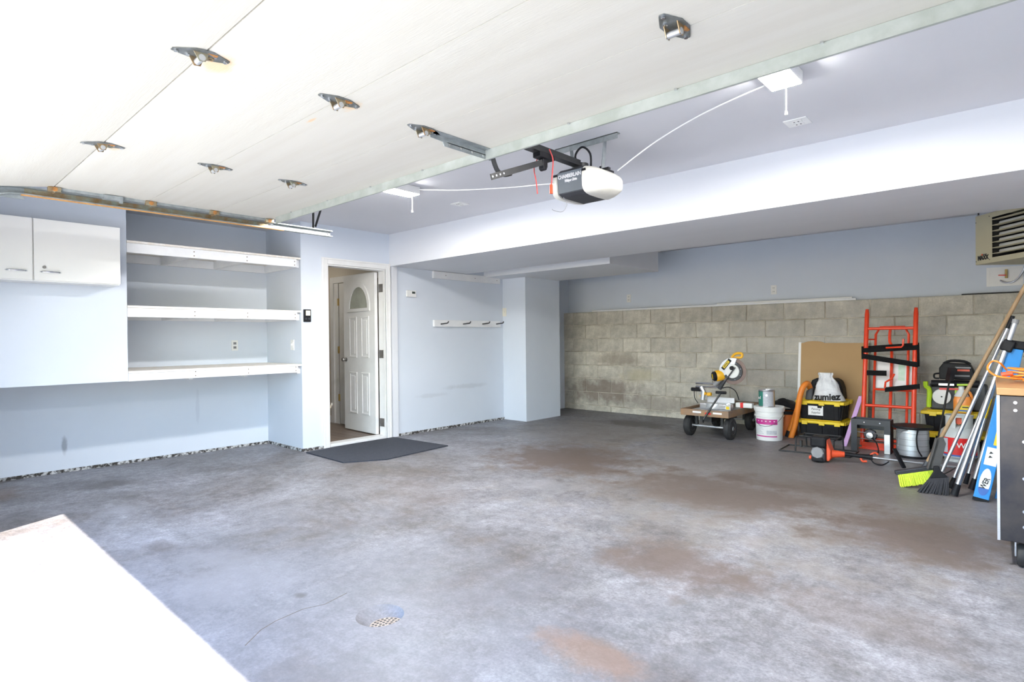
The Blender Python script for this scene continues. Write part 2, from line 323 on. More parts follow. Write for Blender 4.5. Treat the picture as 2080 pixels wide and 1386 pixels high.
# ------------------------------------------------------------------ setting
XL, XD, XR, YB, YU, ZC = -6.78, -5.95, 0.95, 8.02, 8.15, 2.525
DC = fl(772, 1250); GC = fl(786, 1259)       # drain dish and grate
b = B()                                       # floor with a round hole for the drain dish
x0, x1, y0, y1 = -6.9, 1.05, -0.25, 8.3; R = 0.105; q = 0.4; n = 48
cx, cy = DC.x, DC.y
b.box(x0, cx-q, y0, y1, -0.12, 0).box(cx+q, x1, y0, y1, -0.12, 0).box(cx-q, cx+q, y0, cy-q, -0.12, 0).box(cx-q, cx+q, cy+q, y1, -0.12, 0)
ring = []
for i in range(n):
    a = 2*PI*i/n; c, s_ = math.cos(a), math.sin(a); k = q/max(abs(c), abs(s_))
    ring.append(((cx+R*c, cy+R*s_, 0), (cx+k*c, cy+k*s_, 0)))
for i in range(n):
    j = (i+1) % n; k = b._p([ring[i][0], ring[j][0], ring[j][1], ring[i][1]]); b.f.append((k, k+1, k+2, k+3))
for i in range(n):                            # dish slopes to the grate
    j = (i+1) % n; ii = lambda t: (GC.x+0.078*math.cos(2*PI*t/n), GC.y+0.078*math.sin(2*PI*t/n), -0.03)
    k = b._p([ring[i][0], ring[j][0], ii(j), ii(i)]); b.f.append((k, k+1, k+2, k+3))
    k = b._p([ii(i), ii(j), (GC.x, GC.y, -0.12)]); b.f.append((k, k+1, k+2))
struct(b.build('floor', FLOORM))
struct(B().box(-14, 9, -16, -0.25, -0.14, -0.02).build('floor_driveway', DRIVE))
struct(B().box(-6.9, 1.05, -0.25, 8.3, ZC, ZC+0.1).build('ceiling', CEILP))
struct(B().prism([(-5.95, 4.30), (XR, 4.30), (XR, 5.61), (-5.95, 5.60)], 2.13, ZC, 'z').build('ceiling_soffit', SOFP))
struct(B().box(-5.95, -3.8, 5.96, 7.17, 2.11, ZC).build('ceiling_chase', SOFP))
b = B().box(XL-0.1, XL, -0.25, 3.25, 0, ZC)                  # alcove and low left wall
struct(b.build('wall_left', PAINT))
struct(B().box(XL, XD, -0.10, 1.495, 0.875, ZC).build('wall_left_bulkhead', PAINT))
b = B().box(XL, XD-0.12, 3.13, 3.25, 0, ZC).box(XD-0.12, XD, 3.13, 3.45, 0, ZC).box(XD-0.12, XD, 3.45, 4.235, 2.095, ZC).box(XD-0.12, XD, 4.235, 7.17, 0, ZC).box(-6.15, -6.05, 7.17, 8.25, 0, ZC).box(-6.05, XD, 7.05, 7.17, 0, ZC)
struct(b.build('wall_left_door_side', PAINT))
struct(B().box(XD, -5.5, 6.36, 7.17, 0, 2.11).build('wall_left_pier', PAINT))
struct(B().box(-6.9, -4.70, -0.25, -0.05, 0, ZC).box(0.28, XR+0.1, -0.25, -0.05, 0, ZC).box(-4.70, 0.28, -0.25, -0.05, 2.10, ZC).build('wall_front', PAINT))
struct(B().box(XR, XR+0.1, -0.05, 8.3, 0, ZC).build('wall_right', PAINT))
struct(B().box(-6.05, XR, YU, YU+0.1, 1.5, ZC).build('wall_back_upper', PAINT))
# block wall
wb = struct(B().box(-6.06, XR, YB+0.007, YU, 0, 1.643).build('wall_back', MORTAR))
ROOTINV[wb.name] = Matrix.Translation(-wb.location)
cache = {}
def block(xa, xb, za, zb):
    key = (round(xb-xa, 3), round(zb-za, 3))
    if key not in cache:
        wd, ht = key; e = 0.006; k = B()
        k._p([(0, 0.02, 0), (wd, 0.02, 0), (wd, 0.02, ht), (0, 0.02, ht), (0, 0.002, 0), (wd, 0.002, 0), (wd, 0.002, ht), (0, 0.002, ht), (e, -0.004, e), (wd-e, -0.004, e), (wd-e, -0.004, ht-e), (e, -0.004, ht-e)])
        k.f = [(8, 9, 10, 11)]+[(4+i, 4+(i+1) % 4, 8+(i+1) % 4, 8+i) for i in range(4)]+[(i, (i+1) % 4, 4+(i+1) % 4, 4+i) for i in range(4)]
        me = bpy.data.meshes.new('concrete_block'); me.from_pydata([tuple(v) for v in k.v], [], k.f); me.materials.append(BLOCKM); cache[key] = me
    o = bpy.data.objects.new('concrete_block', cache[key]); COL.objects.link(o); o.parent = wb
    o.location = V((xa, YB+random.uniform(-0.002, 0.002), za))-wb.location
for r in range(8):
    zt = 1.643-0.2225*r; zb_ = max(zt-0.2225+0.010, 0.0)
    e = -5.85 if r % 2 == 0 else -5.60
    xs = [-6.06]+[e+0.487*k for k in range(16) if e+0.487*k < XR-0.1]+[XR]
    for a, c in zip(xs[:-1], xs[1:]): block(a+0.005, c-0.005, zb_, zt-0.001)
# sill gaps along the foot of the painted walls
tr = 1
for bx in ((XL, XL+0.012, -0.05, 3.13, 0, 0.028), (XL+0.012, XD, 3.118, 3.13, 0, 0.03), (XD, XD+0.012, 3.12, 3.38, 0, 0.03), (XD, XD+0.013, 4.42, 6.36, 0, 0.03)):
    struct(B().box(*bx).build('trim_%d' % tr, RUBBLE)); tr += 1
struct(B().box(XD, XD+0.022, 4.315, 4.40, 0, 2.13).build('trim_%d' % tr, SOFP)); tr += 1

# door 1: casing, jambs, threshold, open leaf with hinges and knob
d1 = thing('door_1', (XD, 3.84, 0), 'white panelled door with fan window standing open into the hallway', None, kind='structure')
b = B().box(XD, XD+0.018, 3.375, 3.445, 0, 2.155).box(XD, XD+0.018, 4.24, 4.298, 0, 2.155).box(XD, XD+0.018, 3.445, 4.24, 2.085, 2.155)
b.box(XD+0.018, XD+0.026, 3.375, 3.395, 0, 2.155).box(XD+0.018, XD+0.026, 4.278, 4.298, 0, 2.155).box(XD+0.018, XD+0.026, 3.395, 4.278, 2.135, 2.155)
b.build('casing', TRIMW, d1, bevel=0.003)
B().box(XD-0.125, XD, 3.445, 3.462, 0, 2.085).box(XD-0.125, XD, 4.222, 4.24, 0, 2.085).box(XD-0.125, XD, 3.462, 4.222, 2.07, 2.085).build('jamb', TRIMW, d1)
B().box(XD-0.14, XD+0.005, 3.462, 4.222, 0, 0.035).build('threshold', TRIMW, d1, bevel=0.004)
th = math.radians(93.0); HP = V((-6.085, 4.215, 0)); dl = V((-math.sin(th), -math.cos(th), 0)); dn = V((dl.y, -dl.x, 0))
if dn.y > 0: dn = -dn                         # face towards the garage camera
LW, LH, LT_ = 0.775, 2.06, 0.042
def lp(s, z, o): return HP+dl*s+V((0, 0, z))+dn*o
def lbox(bb, s0, s1, z0, z1, o0, o1): return bb.hexa([lp(s, z, o) for z in (z0, z1) for o in (o0, o1) for s in (s0, s1)])
leaf = lbox(B(), 0.005, LW, 0.04, LH, 0, LT_).build('door_leaf', TRIMW, d1)
for (s0, s1) in ((0.14, 0.33), (0.44, 0.63)):
    for (z0, z1) in ((0.26, 0.80), (0.99, 1.52)):
        k = B()
        for (a0, a1, c0, c1) in ((s0, s1, z0, z0+0.022), (s0, s1, z1-0.022, z1), (s0, s0+0.022, z0+0.022, z1-0.022), (s1-0.022, s1, z0+0.022, z1-0.022)): lbox(k, a0, a1, c0, c1, LT_, LT_+0.008)
        lbox(k, s0+0.05, s1-0.05, z0+0.05, z1-0.05, LT_, LT_+0.006)
        k.build('moulded_panel', TRIMW, leaf, bevel=0.003)
def fan(bb, r0, r1, o0, o1, cz=1.62, cs=0.385, n=16):
    k = bb._p([lp(cs+r*math.cos(PI*i/n), cz+r*1.25*math.sin(PI*i/n), o) for o in (o0, o1) for r in (r0, r1) for i in range(n+1)])
    N = n+1
    for i in range(n):
        bb.f += [(k+i, k+i+1, k+N+i+1, k+N+i), (k+2*N+i, k+2*N+i+1, k+3*N+i+1, k+3*N+i), (k+i, k+i+1, k+2*N+i+1, k+2*N+i), (k+N+i, k+N+i+1, k+3*N+i+1, k+3*N+i)]
    return bb
k = fan(B(), 0.225, 0.275, LT_, LT_+0.012); lbox(k, 0.385-0.275, 0.385+0.275, 1.585, 1.625, LT_, LT_+0.014); k.build('window_frame', TRIMW, leaf)
fan(B(), 0.0, 0.228, LT_, LT_+0.003).build('fan_pane', GLASS, leaf)
for z in (0.19, 1.04, 1.86):
    B().box(XD-0.105, XD-0.03, 4.216, 4.223, z-0.05, z+0.05).cyl((XD-0.11, 4.214, z-0.05), (XD-0.11, 4.214, z+0.05), 0.007, n=8).build('hinge', NICKEL, d1)
k = B().lathe([(0.0, 0), (0.026, 0.002), (0.026, 0.008), (0.010, 0.012), (0.010, 0.03), (0.024, 0.038), (0.028, 0.05), (0.022, 0.064), (0.0, 0.068)], n=16)
def knob(side):
    k = B(); base = lp(LW-0.06, 0.96, LT_ if side > 0 else 0); R_ = dn.to_track_quat('Z', 'X').to_matrix().to_4x4() if side > 0 else (-dn).to_track_quat('Z', 'X').to_matrix().to_4x4()
    k.T = Matrix.Translation(base) @ R_
    k.lathe([(0.001, 0), (0.026, 0.002), (0.026, 0.008), (0.010, 0.012), (0.010, 0.03), (0.024, 0.038), (0.028, 0.05), (0.022, 0.064), (0.001, 0.068)], n=16); return k
for sd in (1, -1): knob(sd).build('door_knob', NICKEL, leaf, smooth=True)

# hallway behind the door
hf = struct(B().box(-9.2, XD-0.14, 3.255, 4.46, -0.12, 0.012).build('floor_hallway', JOINT)); ROOTINV[hf.name] = Matrix.Translation(-hf.location)
pk = B().box(0, 3.06-0.004, 0, 0.118, 0, 0.012); pme = None
for i in range(9):
    if pme is None:
        o = pk.build('floor_plank', LAMIN); pme = o.data; base = V(o.location)
        o.parent = hf
    else:
        o = bpy.data.objects.new('floor_plank', pme); COL.objects.link(o); o.parent = hf
    o.location = V((-9.2+1.53, 3.36+0.0605+0.1215*i, 0.012))-hf.location
struct(B().box(-9.2, -6.07, 4.44, 4.54, 0, 2.45).build('wall_hallway', BEIGE))
struct(B().box(-9.3, -9.2, 2.9, 4.54, 0, 2.45).build('wall_hallway_end', BEIGE))
struct(B().box(-9.2, -6.78-0.1, 3.13, 3.255, 0, 2.45).build('wall_hallway_side', BEIGE))
struct(B().box(-9.3, -6.07, 3.26, 4.54, 2.45, 2.5).build('ceiling_hallway', BEIGE))
struct(B().box(-9.2, -7.56, 4.426, 4.44, 0.024, 0.12).build('baseboard_hallway', TRIMW))
d2 = thing('door_2', (-7.0, 4.44, 0), 'white inner closet door behind the open door', None, kind='structure')
B().box(-7.56, -7.47, 4.42, 4.44, 0.024, 2.12).box(-7.47, -6.35, 4.42, 4.44, 2.03, 2.12).box(-7.47, -7.455, 4.43, 4.44, 0.024, 2.03).build('casing', TRIMW, d2, bevel=0.004)
B().box(-7.455, -7.36, 4.432, 4.44, 0.024, 2.03).build('jamb', TRIMW, d2)
B().box(-7.335, -6.5, 4.428, 4.44, 0.03, 2.02).build('door_leaf', TRIMW, d2, bevel=0.003)
B().box(-7.36, -7.335, 4.438, 4.4395, 0.03, 2.02).build('shadow_gap', JOINT, d2)
for z in (0.40, 1.08, 1.76): B().box(-7.375, -7.325, 4.426, 4.434, z-0.05, z+0.05).cyl((-7.35, 4.424, z-0.05), (-7.35, 4.424, z+0.05), 0.007, n=8).build('hinge', BRASS, d2)
# unseen ceiling lamp added to brighten the hallway behind the door
HFILL = pm('hallway_fill_glow', (0.9, 0.9, 0.88), (0.88, 0.88, 0.85), 5, 0.5, emit=(1, 0.93, 0.82), es=2.5)
hl = thing('hallway_fill_lamp', (-7.6, 3.7, 2.45), 'unseen dome lamp added on the hallway ceiling to light the hall', 'lamp')
B().lathe([(0.001, -0.08), (0.08, -0.075), (0.13, -0.045), (0.15, -0.012)], (-7.6, 3.7, 2.45), n=24).build('fill_lamp_dome', HFILL, hl, smooth=True)
B().lathe([(0.16, -0.014), (0.16, 0)], (-7.6, 3.7, 2.45), n=24).build('fill_lamp_base', TRIMW, hl)

# ------------------------------------------------------------------ shelves in the alcove
def shelf(zt, zb, label, ribs):
    t = thing('alcove_shelf', (XD-0.4, 2.3, zb), label, 'shelf', 'built-in alcove shelves')
    B().box(XL+0.002, XD+0.004, 1.497, 3.127, zt-0.02, zt).build('shelf_board', PLY, t)
    fa = B().box(XD-0.034, XD, 1.497, 3.085, zb, zt-0.021).build('fascia_board', SHELFW, t, bevel=0.003)
    for y in (2.05, 2.55, 3.06):
        for z in (zb+0.022, zb+0.06): B().cyl((XD-0.001, y, z), (XD+0.0012, y, z), 0.0055, n=8).build('screw', JOINT, fa)
    B().box(XL+0.003, XL+0.038, 1.50, 3.127, zt-0.105, zt-0.021).build('back_cleat', SHELFW, t)
    for y in ribs: B().box(XL+0.04, XD-0.036, y, y+0.035, zt-0.105, zt-0.021).build('rib', SHELFW, t)
    B().box(XL+0.04, XD-0.036, 3.092, 3.127, zt-0.105, zt-0.021).build('side_cleat', SHELFW, t)
shelf(2.124, 2.017, 'topmost white shelf in the wall alcove, its underside cleats showing', (2.0, 2.52))
shelf(1.546, 1.444, 'middle white shelf in the wall alcove', (2.0, 2.52))
shelf(0.962, 0.871, 'lowest white shelf in the wall alcove, above the wall outlet height', (2.0, 2.52))

# wall cabinet
cb = thing('wall_cabinet', (-5.83, 0.82, 1.705), 'white two-door wall cabinet with chrome handles on the left', 'cabinet')
B().box(XD, -5.730, 0.245, 1.388, 1.700, 2.186).build('body', CABW, cb, bevel=0.002)
for (ya, yb, hy, lock) in ((0.248, 0.815, 0.718, 0), (0.823, 1.39, 0.924, 1)):
    dr = B().box(-5.729, -5.71, ya, yb, 1.708, 2.185).build('door', CABW, cb, bevel=0.002)
    B().tube([(-5.71, hy-0.062, 1.774), (-5.694, hy-0.05, 1.774), (-5.684, hy, 1.774), (-5.694, hy+0.05, 1.774), (-5.71, hy+0.062, 1.774)], 0.006, 8, sub=4).build('handle', CHROME, dr, smooth=True)
    if lock: B().cyl((-5.712, 0.885, 1.811), (-5.704, 0.885, 1.811), 0.012, n=16).build('lock', NICKEL, dr)

# plates on the walls
def plate(name, c, n, up, wd, ht, label, cat, kind='outlet', mat=WPLAS, group=None):
    """n: outward normal"""
    n = V(n); up = V(up); rt = up.cross(n); t = thing(name, c, label, cat, group)
    def bx(k, x0, x1, y0, y1, d0, d1): return k.hexa([V(c)+rt*x+up*y+n*d for d in (d0, d1) for y in (y0, y1) for x in (x0, x1)])
    bx(B(), -wd/2, wd/2, -ht/2, ht/2, 0, 0.007).build('cover_plate', mat, t, bevel=0.002)
    if kind == 'outlet':
        for s in (-1, 1):
            rc = bx(B(), -wd*0.24, wd*0.24, s*ht*0.2-ht*0.12, s*ht*0.2+ht*0.12, 0.007, 0.010).build('receptacle', GREY if 'alcove' in label else mat, t, bevel=0.002)
            bx(bx(B(), -wd*0.12, -wd*0.06, s*ht*0.2-0.006, s*ht*0.2+0.006, 0.010, 0.0106), wd*0.06, wd*0.12, s*ht*0.2-0.006, s*ht*0.2+0.006, 0.010, 0.0106).build('slot', INK, rc)
    else:
        bx(B(), -0.016, 0.016, -0.032, 0.032, 0.007, 0.009).build('switch_frame', mat, t)
        bx(B(), -0.006, 0.006, -0.004, 0.014, 0.009, 0.02).build('toggle', mat, t)
    return t
plate('wall_outlet', wx(XL, 476.5, 702), (1,0,0), (0,0,1), 0.072, 0.118, 'white duplex outlet on the alcove wall between middle and lowest shelf', 'outlet')
plate('light_switch', wy(3.13, 594.5, 701), (0,-1,0), (0,0,1), 0.075, 0.115, 'white light switch on the alcove end wall', 'switch', 'switch')
plate('light_switch', wy(6.36, 1025, 634.5), (0,-1,0), (0,0,1), 0.075, 0.125, 'ivory light switch on the painted pier past the hook rail', 'switch', 'switch', IVORY)
plate('wall_outlet', wy(YU, 1572, 589), (0,-1,0), (0,0,1), 0.075, 0.125, 'white wall outlet above the block wall right of centre, above the long trim boards', 'outlet')
plate('wall_outlet', wy(YU, 1277.5, 606.5), (0,-1,0), (0,0,1), 0.075, 0.125, 'white wall outlet above the block wall near the far corner', 'outlet')
plate('ceiling_outlet', fl(1620, 247, ZC), (0,0,-1), (0,1,0), 0.13, 0.13, 'square white ceiling outlet beside the nearer pull-chain lamp', 'outlet')
plate('ceiling_outlet', fl(934, 414, ZC), (0,0,-1), (0,1,0), 0.13, 0.13, 'square white ceiling outlet left of the door opener', 'outlet')
c = wx(XD, 834, 597); t = thing('thermostat', c, 'white thermostat with small dark screen on the painted wall', 'thermostat')
B().box(XD, XD+0.025, c.y-0.075, c.y+0.075, c.z-0.042, c.z+0.042).build('housing', WPLAS, t, bevel=0.005)
B().box(XD+0.025, XD+0.0262, c.y+0.005, c.y+0.055, c.z+0.0, c.z+0.028).build('screen', LCD, t)
c = wx(XD, 623, 641.5); t = thing('opener_wall_button', c, 'black opener control with cream button left of the doorway', 'wall control')
B().box(XD, XD+0.02, c.y-0.042, c.y+0.042, c.z-0.068, c.z+0.068).build('housing', BLACK, t, bevel=0.004)
B().box(XD+0.02, XD+0.026, c.y-0.022, c.y+0.03, c.z+0.0, c.z+0.056).build('push_button', BUTTON, t, bevel=0.003)
for dy in (-0.018, 0.018): B().cyl((XD+0.02, c.y+dy, c.z-0.035), (XD+0.024, c.y+dy, c.z-0.035), 0.012, n=12).build('round_button', DGREY, t)

# hook rail and upper rail
t = thing('hook_rail', (XD, 5.6, 1.39), 'white board with four black hooks on the painted wall', 'hook rail')
B().box(XD, XD+0.035, 4.99, 6.27, 1.385, 1.475).build('rail_board', SHELFW, t, bevel=0.003)
for px in (898, 943, 982, 1010):
    p = wx(XD+0.035, px, 658.5); z = p.z
    B().tube([(XD+0.035, p.y-0.02, z), (XD+0.10, p.y-0.01, z+0.005), (XD+0.15, p.y, z+0.012), (XD+0.16, p.y+0.005, z+0.035)], 0.008, 8, sub=3).build('hook', BLACKM, t, smooth=True)
    
t = thing('upper_rail', (XD, 5.6, 2.03), 'plain white board screwed high on the wall under the soffit', 'rail')
B().box(XD, XD+0.035, 4.985, 6.27, 2.03, 2.126).build('rail_board', SHELFW, t, bevel=0.003)
for y in (5.2, 5.75, 6.2): B().cyl((XD+0.034, y, 2.08), (XD+0.0365, y, 2.08), 0.006, n=8).build('screw', JOINT, t)

# trim boards lying on the block ledge
def ledge_board(xa, xb, y, z, h, mat, label):
    o = B().box(xa, xb, y, y+0.035, z, z+h).build('ledge_board', mat, bevel=0.003); tag(o, label, 'trim board')
ledge_board(-5.48, -1.62, 8.030, 1.643, 0.026, SHELFW, 'longest white trim board lying on the block ledge')
ledge_board(-3.35, -1.66, 8.035, 1.669, 0.018, TRIMW, 'shorter white trim board on top of the long one on the ledge')
ledge_board(-0.60, 0.55, 8.04, 1.643, 0.014, BLACK, 'thin black strip lying on the block ledge under the heater')

# ------------------------------------------------------------------ overhead garage door
DZ = 2.25; DXL, DXR = -4.80, 0.38
gd = thing('garage_door', (-2.21, 1.2, 2.1), 'cream overhead sectional garage door, raised open, seen from below', 'garage door')
ys = [2.285, 1.822, 1.345, 0.80]
secs = [((2.285, DZ), (1.824, DZ)), ((1.820, DZ), (1.347, DZ)), ((1.343, DZ), (0.802, DZ)), ((0.797, DZ-0.001), (0.50, 2.215)), ]
for i, ((ya, za), (yb, zb)) in enumerate(secs[:3]):
    B().box(DXL, DXR, yb, ya, za, za+0.035).build('door_section', GDOOR, gd)
B().hexa([(DXL, 0.14, 2.148), (DXR, 0.14, 2.148), (DXL, 0.796, DZ), (DXR, 0.796, DZ), (DXL, 0.14, 2.183), (DXR, 0.14, 2.183), (DXL, 0.796, DZ+0.035), (DXR, 0.796, DZ+0.035)]).build('door_section', GDOOR, gd)
for y in (1.822, 1.345, 0.799): B().box(DXL, DXR, y-0.004, y+0.004, DZ+0.008, DZ+0.03).build('section_joint', JOINT, gd)
st = B().prism([(2.245, DZ-0.056), (2.249, DZ-0.056), (2.249, DZ-0.004), (2.289, DZ-0.004), (2.289, DZ-0.001), (2.245, DZ-0.001)], DXL+0.12, DXR-0.1, 'x').box(DXL+0.12, DXR-0.1, 2.235, 2.249, DZ-0.058, DZ-0.055).build('strut', STRUTM, gd)
for x in [-4.4+0.55*i for i in range(9)]: B().cyl((x, 2.238, DZ-0.001), (x, 2.238, DZ-0.008), 0.007, n=6).build('screw', CHROME, st)
# end stile strip along the left edge
B().box(DXL, DXL+0.012, 0.80, 2.285, DZ-0.02, DZ-0.0005).build('end_stile', GALV, gd)
def fit(h):                                    # the lowest joint is already bending: its outer leaf follows the tilted section
    for v in h.v:
        if v.y < 0.797 and v.z > 2.0: v.z -= (0.797-v.y)*0.1555
    return h
def hinge(x, y, half=0.096, wide=0.040):
    z = DZ
    h = B().prism([(y-half, x-0.008), (y-half+0.01, x-0.014), (y-0.03, x-wide), (y+0.03, x-wide), (y+half-0.01, x-0.014), (y+half, x-0.008), (y+half, x+0.008), (y+half-0.01, x+0.014), (y+0.03, x+wide), (y-0.03, x+wide), (y-half+0.01, x+0.014), (y-half, x+0.008)], z-0.004, z-0.0005, 'z')
    h.v = [V((v.y, v.x, v.z)) for v in h.v]
    fit(h)
    hp = h.build('hinge', HINGEM, gd)
    k = B()
    for s in (-1, 1):
        xx = x+s*0.024
        k.prism([(y-0.034, z-0.004), (y+0.018, z-0.004), (y+0.006, z-0.038), (y-0.016, z-0.038)], xx-0.0015, xx+0.0015, 'x')
    fit(k).build('gusset', OILY, hp)
    B().cyl((x-0.027, y-0.006, z-0.027), (x+0.027, y-0.006, z-0.027), 0.0115, n=12).build('knuckle_tube', ALUP, hp, smooth=True)
    B().box(x-0.026, x+0.03, y+0.012, y+0.046, z-0.0075, z-0.0038).build('rusted_plate', RUST, hp)
    B().lathe([(0.006, -0.013), (0.013, -0.013), (0.013, -0.007), (0.006, -0.007)], (x, y+0.03, z), n=14, closed=True).build('rusted_eyelet', OILY, hp)
    for (dx, dy) in ((0, -half+0.014), (0, half-0.014), (-0.014, -0.04), (0.014, 0.04)): fit(B().cyl((x+dx, y+dy, z-0.003), (x+dx, y+dy, z-0.010), 0.0075, n=6)).build('bolt', CHROME, hp)
for (x, y) in ((-3.57, 0.80), (-2.20, 0.79), (-3.57, 1.352), (-2.21, 1.348), (-3.57, 1.83), (-2.215, 1.815), (-0.88, 1.79)): hinge(x, y)
# opener bracket on the top section
b = B().prism([(1.86, DZ-0.001), (2.285, DZ-0.001), (2.285, DZ-0.05), (1.95, DZ-0.05), (1.94, DZ-0.03), (1.86, DZ-0.026)], -2.222, -2.218, 'x').box(-2.245, -2.218, 1.97, 2.285, DZ-0.03, DZ-0.026)
b.box(-2.25, -2.18, 1.86, 2.28, DZ-0.004, DZ-0.001)
br = b.build('opener_bracket', GALV, gd)
for y in (1.98, 2.06, 2.14, 2.22): B().cyl((-2.2175, y, DZ-0.038), (-2.2145, y, DZ-0.038), 0.006, n=8).build('bolt', CHROME, br)
# rollers along the left edge
for y in (0.80, 1.36, 1.80, 2.24):
    k = B().box(DXL-0.004, DXL+0.03, y-0.035, y+0.035, DZ-0.034, DZ-0.002).cyl((DXL-0.035, y, DZ-0.03), (DXL+0.03, y, DZ-0.03), 0.009, n=10)
    rb = k.build('roller_bracket', OILY, gd, bevel=0.004)
    B().cyl((DXL+0.03, y, DZ-0.018), (DXL+0.033, y, DZ-0.018), 0.015, n=12).build('rusted_eyelet', RUST, rb)
b = B().bar((DXL+0.02, 2.20, DZ-0.002), (DXL-0.02, 2.265, DZ-0.045), 0.03, 0.004).bar((DXL+0.02, 2.25, DZ-0.002), (DXL-0.01, 2.275, DZ-0.05), 0.02, 0.004); b.build('top_roller_arm', GALV, gd)
B().box(DXL-0.01, DXL+0.035, 1.07, 1.17, DZ-0.035, DZ-0.004).box(DXL+0.02, DXL+0.04, 1.16, 1.18, DZ-0.05, DZ-0.004).build('lock_latch', GALV, gd)
# left track
TX, TZ = -4.87, 2.212
tk = thing('door_track', (TX, 1.7, 2.15), 'rusty greased steel track along the left edge of the raised door', 'door track')
prof = [(-0.028, -0.028), (0.024, -0.028), (0.024, -0.020), (-0.020, -0.020), (-0.020, 0.020), (0.024, 0.020), (0.024, 0.028), (-0.028, 0.028)]
path = [(2.87, TZ, 0)]+[(0.64, TZ, 0)]
RC = 0.36
for i in range(1, 9):
    a = PI/2*i/8; path.append((0.64-RC*math.sin(a), TZ-RC*(1-math.cos(a)), a))
path.append((0.64-RC, 0.1, PI/2))
k = B(); N = len(prof)
for (y, z, a) in path: k._p([(TX+px, y+pz*math.sin(a)*-1, z+pz*math.cos(a)) for (px, pz) in prof])
for i in range(len(path)-1):
    for j in range(N): jj = (j+1) % N; k.f.append((i*N+j, i*N+jj, (i+1)*N+jj, (i+1)*N+j))
k.f += [tuple(range(N-1, -1, -1)), tuple((len(path)-1)*N+j for j in range(N))]
k.build('track_channel', GALV, tk)
B().box(TX+0.0, TX+0.027, 0.64, 2.4, TZ-0.033, TZ-0.0285).build('rusted_lip', LIPR, tk)
B().box(TX-0.0195, TX-0.018, 0.66, 2.3, TZ-0.02, TZ+0.02).build('grease_film', OILY, tk)
B().box(TX-0.034, TX-0.028, 0.42, 0.66, TZ-0.05, TZ+0.05).build('splice_plate', GALV, tk)
b = B().bar((TX-0.02, 2.70, TZ+0.028), (TX-0.02, 2.70, ZC), 0.035, 0.004, (0,1,0)).bar((TX-0.02, 2.72, TZ+0.05), (TX+0.16, 2.72, ZC), 0.03, 0.004, (0,1,0)); b.build('hanger_angle', BLACKM, tk)
for z in (-0.008, 0.008): B().cyl((TX-0.02, 2.84, TZ+z), (TX-0.012, 2.84, TZ+z), 0.007, n=8).build('bolt', CHROME, tk)

# ------------------------------------------------------------------ opener
OX = -2.2
op = thing('garage_door_opener', (OX, 3.2, 2.10), 'white and grey ceiling-hung door opener with lettered front panel', 'door opener')
yf = 2.985
def sect(y, f):
    # rounded side shell profile
    return y
b = B().prism([(yf+0.0, 2.285), (yf+0.012, 2.15), (yf+0.05, 2.135), (yf+0.29, 2.135), (yf+0.32, 2.20), (yf+0.30, 2.30), (yf+0.03, 2.31)], OX-0.095, OX+0.105, 'x')
b.build('motor_housing', DGREY, op, bevel=0.006)
for s in (-1, 1):                                  # lamp lens each side, bulging
    k = B(); x0_ = OX+0.005+s*0.100; rings = []
    for (tt, sh) in ((0, 1.0), (0.3, 1.0), (0.6, 0.97), (0.85, 0.88), (0.97, 0.70), (1.0, 0.45)):
        ya_, yb_ = yf-0.012+0.12*tt**1.7, yf+0.335-0.03*tt; za_, zb_ = 2.125+0.035*tt**1.5, 2.312-0.055*tt**1.5
        cyy, czz, hy_, hz_ = (ya_+yb_)/2, (za_+zb_)/2, (yb_-ya_)/2*sh, (zb_-za_)/2*sh; pts = []
        for i in range(24):
            a = 2*PI*i/24; ca, sa = math.cos(a), math.sin(a)
            pts.append((x0_+s*0.125*tt, cyy+hy_*math.copysign(abs(ca)**0.5, ca), czz+hz_*math.copysign(abs(sa)**0.5, sa)))
        rings.append(k._p(pts))
    for a, c in zip(rings[:-1], rings[1:]):
        for i in range(24): j = (i+1) % 24; k.f.append((a+i, a+j, c+j, c+i))
    k.f += [tuple(rings[0]+i for i in range(23, -1, -1)), tuple(rings[-1]+i for i in range(24))]
    ln = k.build('lamp_lens', LENS, op, smooth=True)
    B().box(x0_+s*0.012-0.012, x0_+s*0.012+0.016, yf-0.014, yf-0.008, 2.262, 2.276).build('latch_slot', BLACK, ln)
B().prism([(yf-0.006, 2.283), (yf+0.006, 2.155), (yf+0.012, 2.155), (yf+0.004, 2.283)], OX-0.093, OX+0.103, 'x').build('front_panel', pm('panel_grey', (0.16, 0.18, 0.20), (0.14, 0.16, 0.18), 6, 0.45), op)
Mt = frame(V((OX+0.005, yf-0.006, 2.254)), (1, 0, 0), (0, -0.09, 1))
text('CHAMBERLAIN', 'lettering', 0.034, WHITE, Mt, op, width=0.178, bold=0.0006)
Mt = frame(V((OX+0.012, yf-0.003, 2.226)), (1, 0, 0), (0, -0.09, 1))
text('Whisper Drive', 'lettering', 0.024, WHITE, Mt, op, width=0.095, shear=0.4, bold=0.0008)
rl = B().box(OX-0.02, OX+0.02, -0.04, yf+0.1, 2.335, 2.372).box(OX-0.028, OX+0.028, -0.04, yf+0.1, 2.332, 2.337).build('drive_rail', BLACKM, op)
B().cyl((OX, yf+0.13, 2.30), (OX, yf+0.13, 2.355), 0.05, n=20).build('sprocket_cover', BLACKM, op)
B().box(OX-0.03, OX+0.03, 2.66, 2.80, 2.30, 2.335).box(OX-0.018, OX+0.018, 2.70, 2.745, 2.25, 2.30).cyl((OX-0.02, 2.72, 2.248), (OX+0.02, 2.72, 2.248), 0.018, n=12).build('trolley', BLACK, op, bevel=0.005)
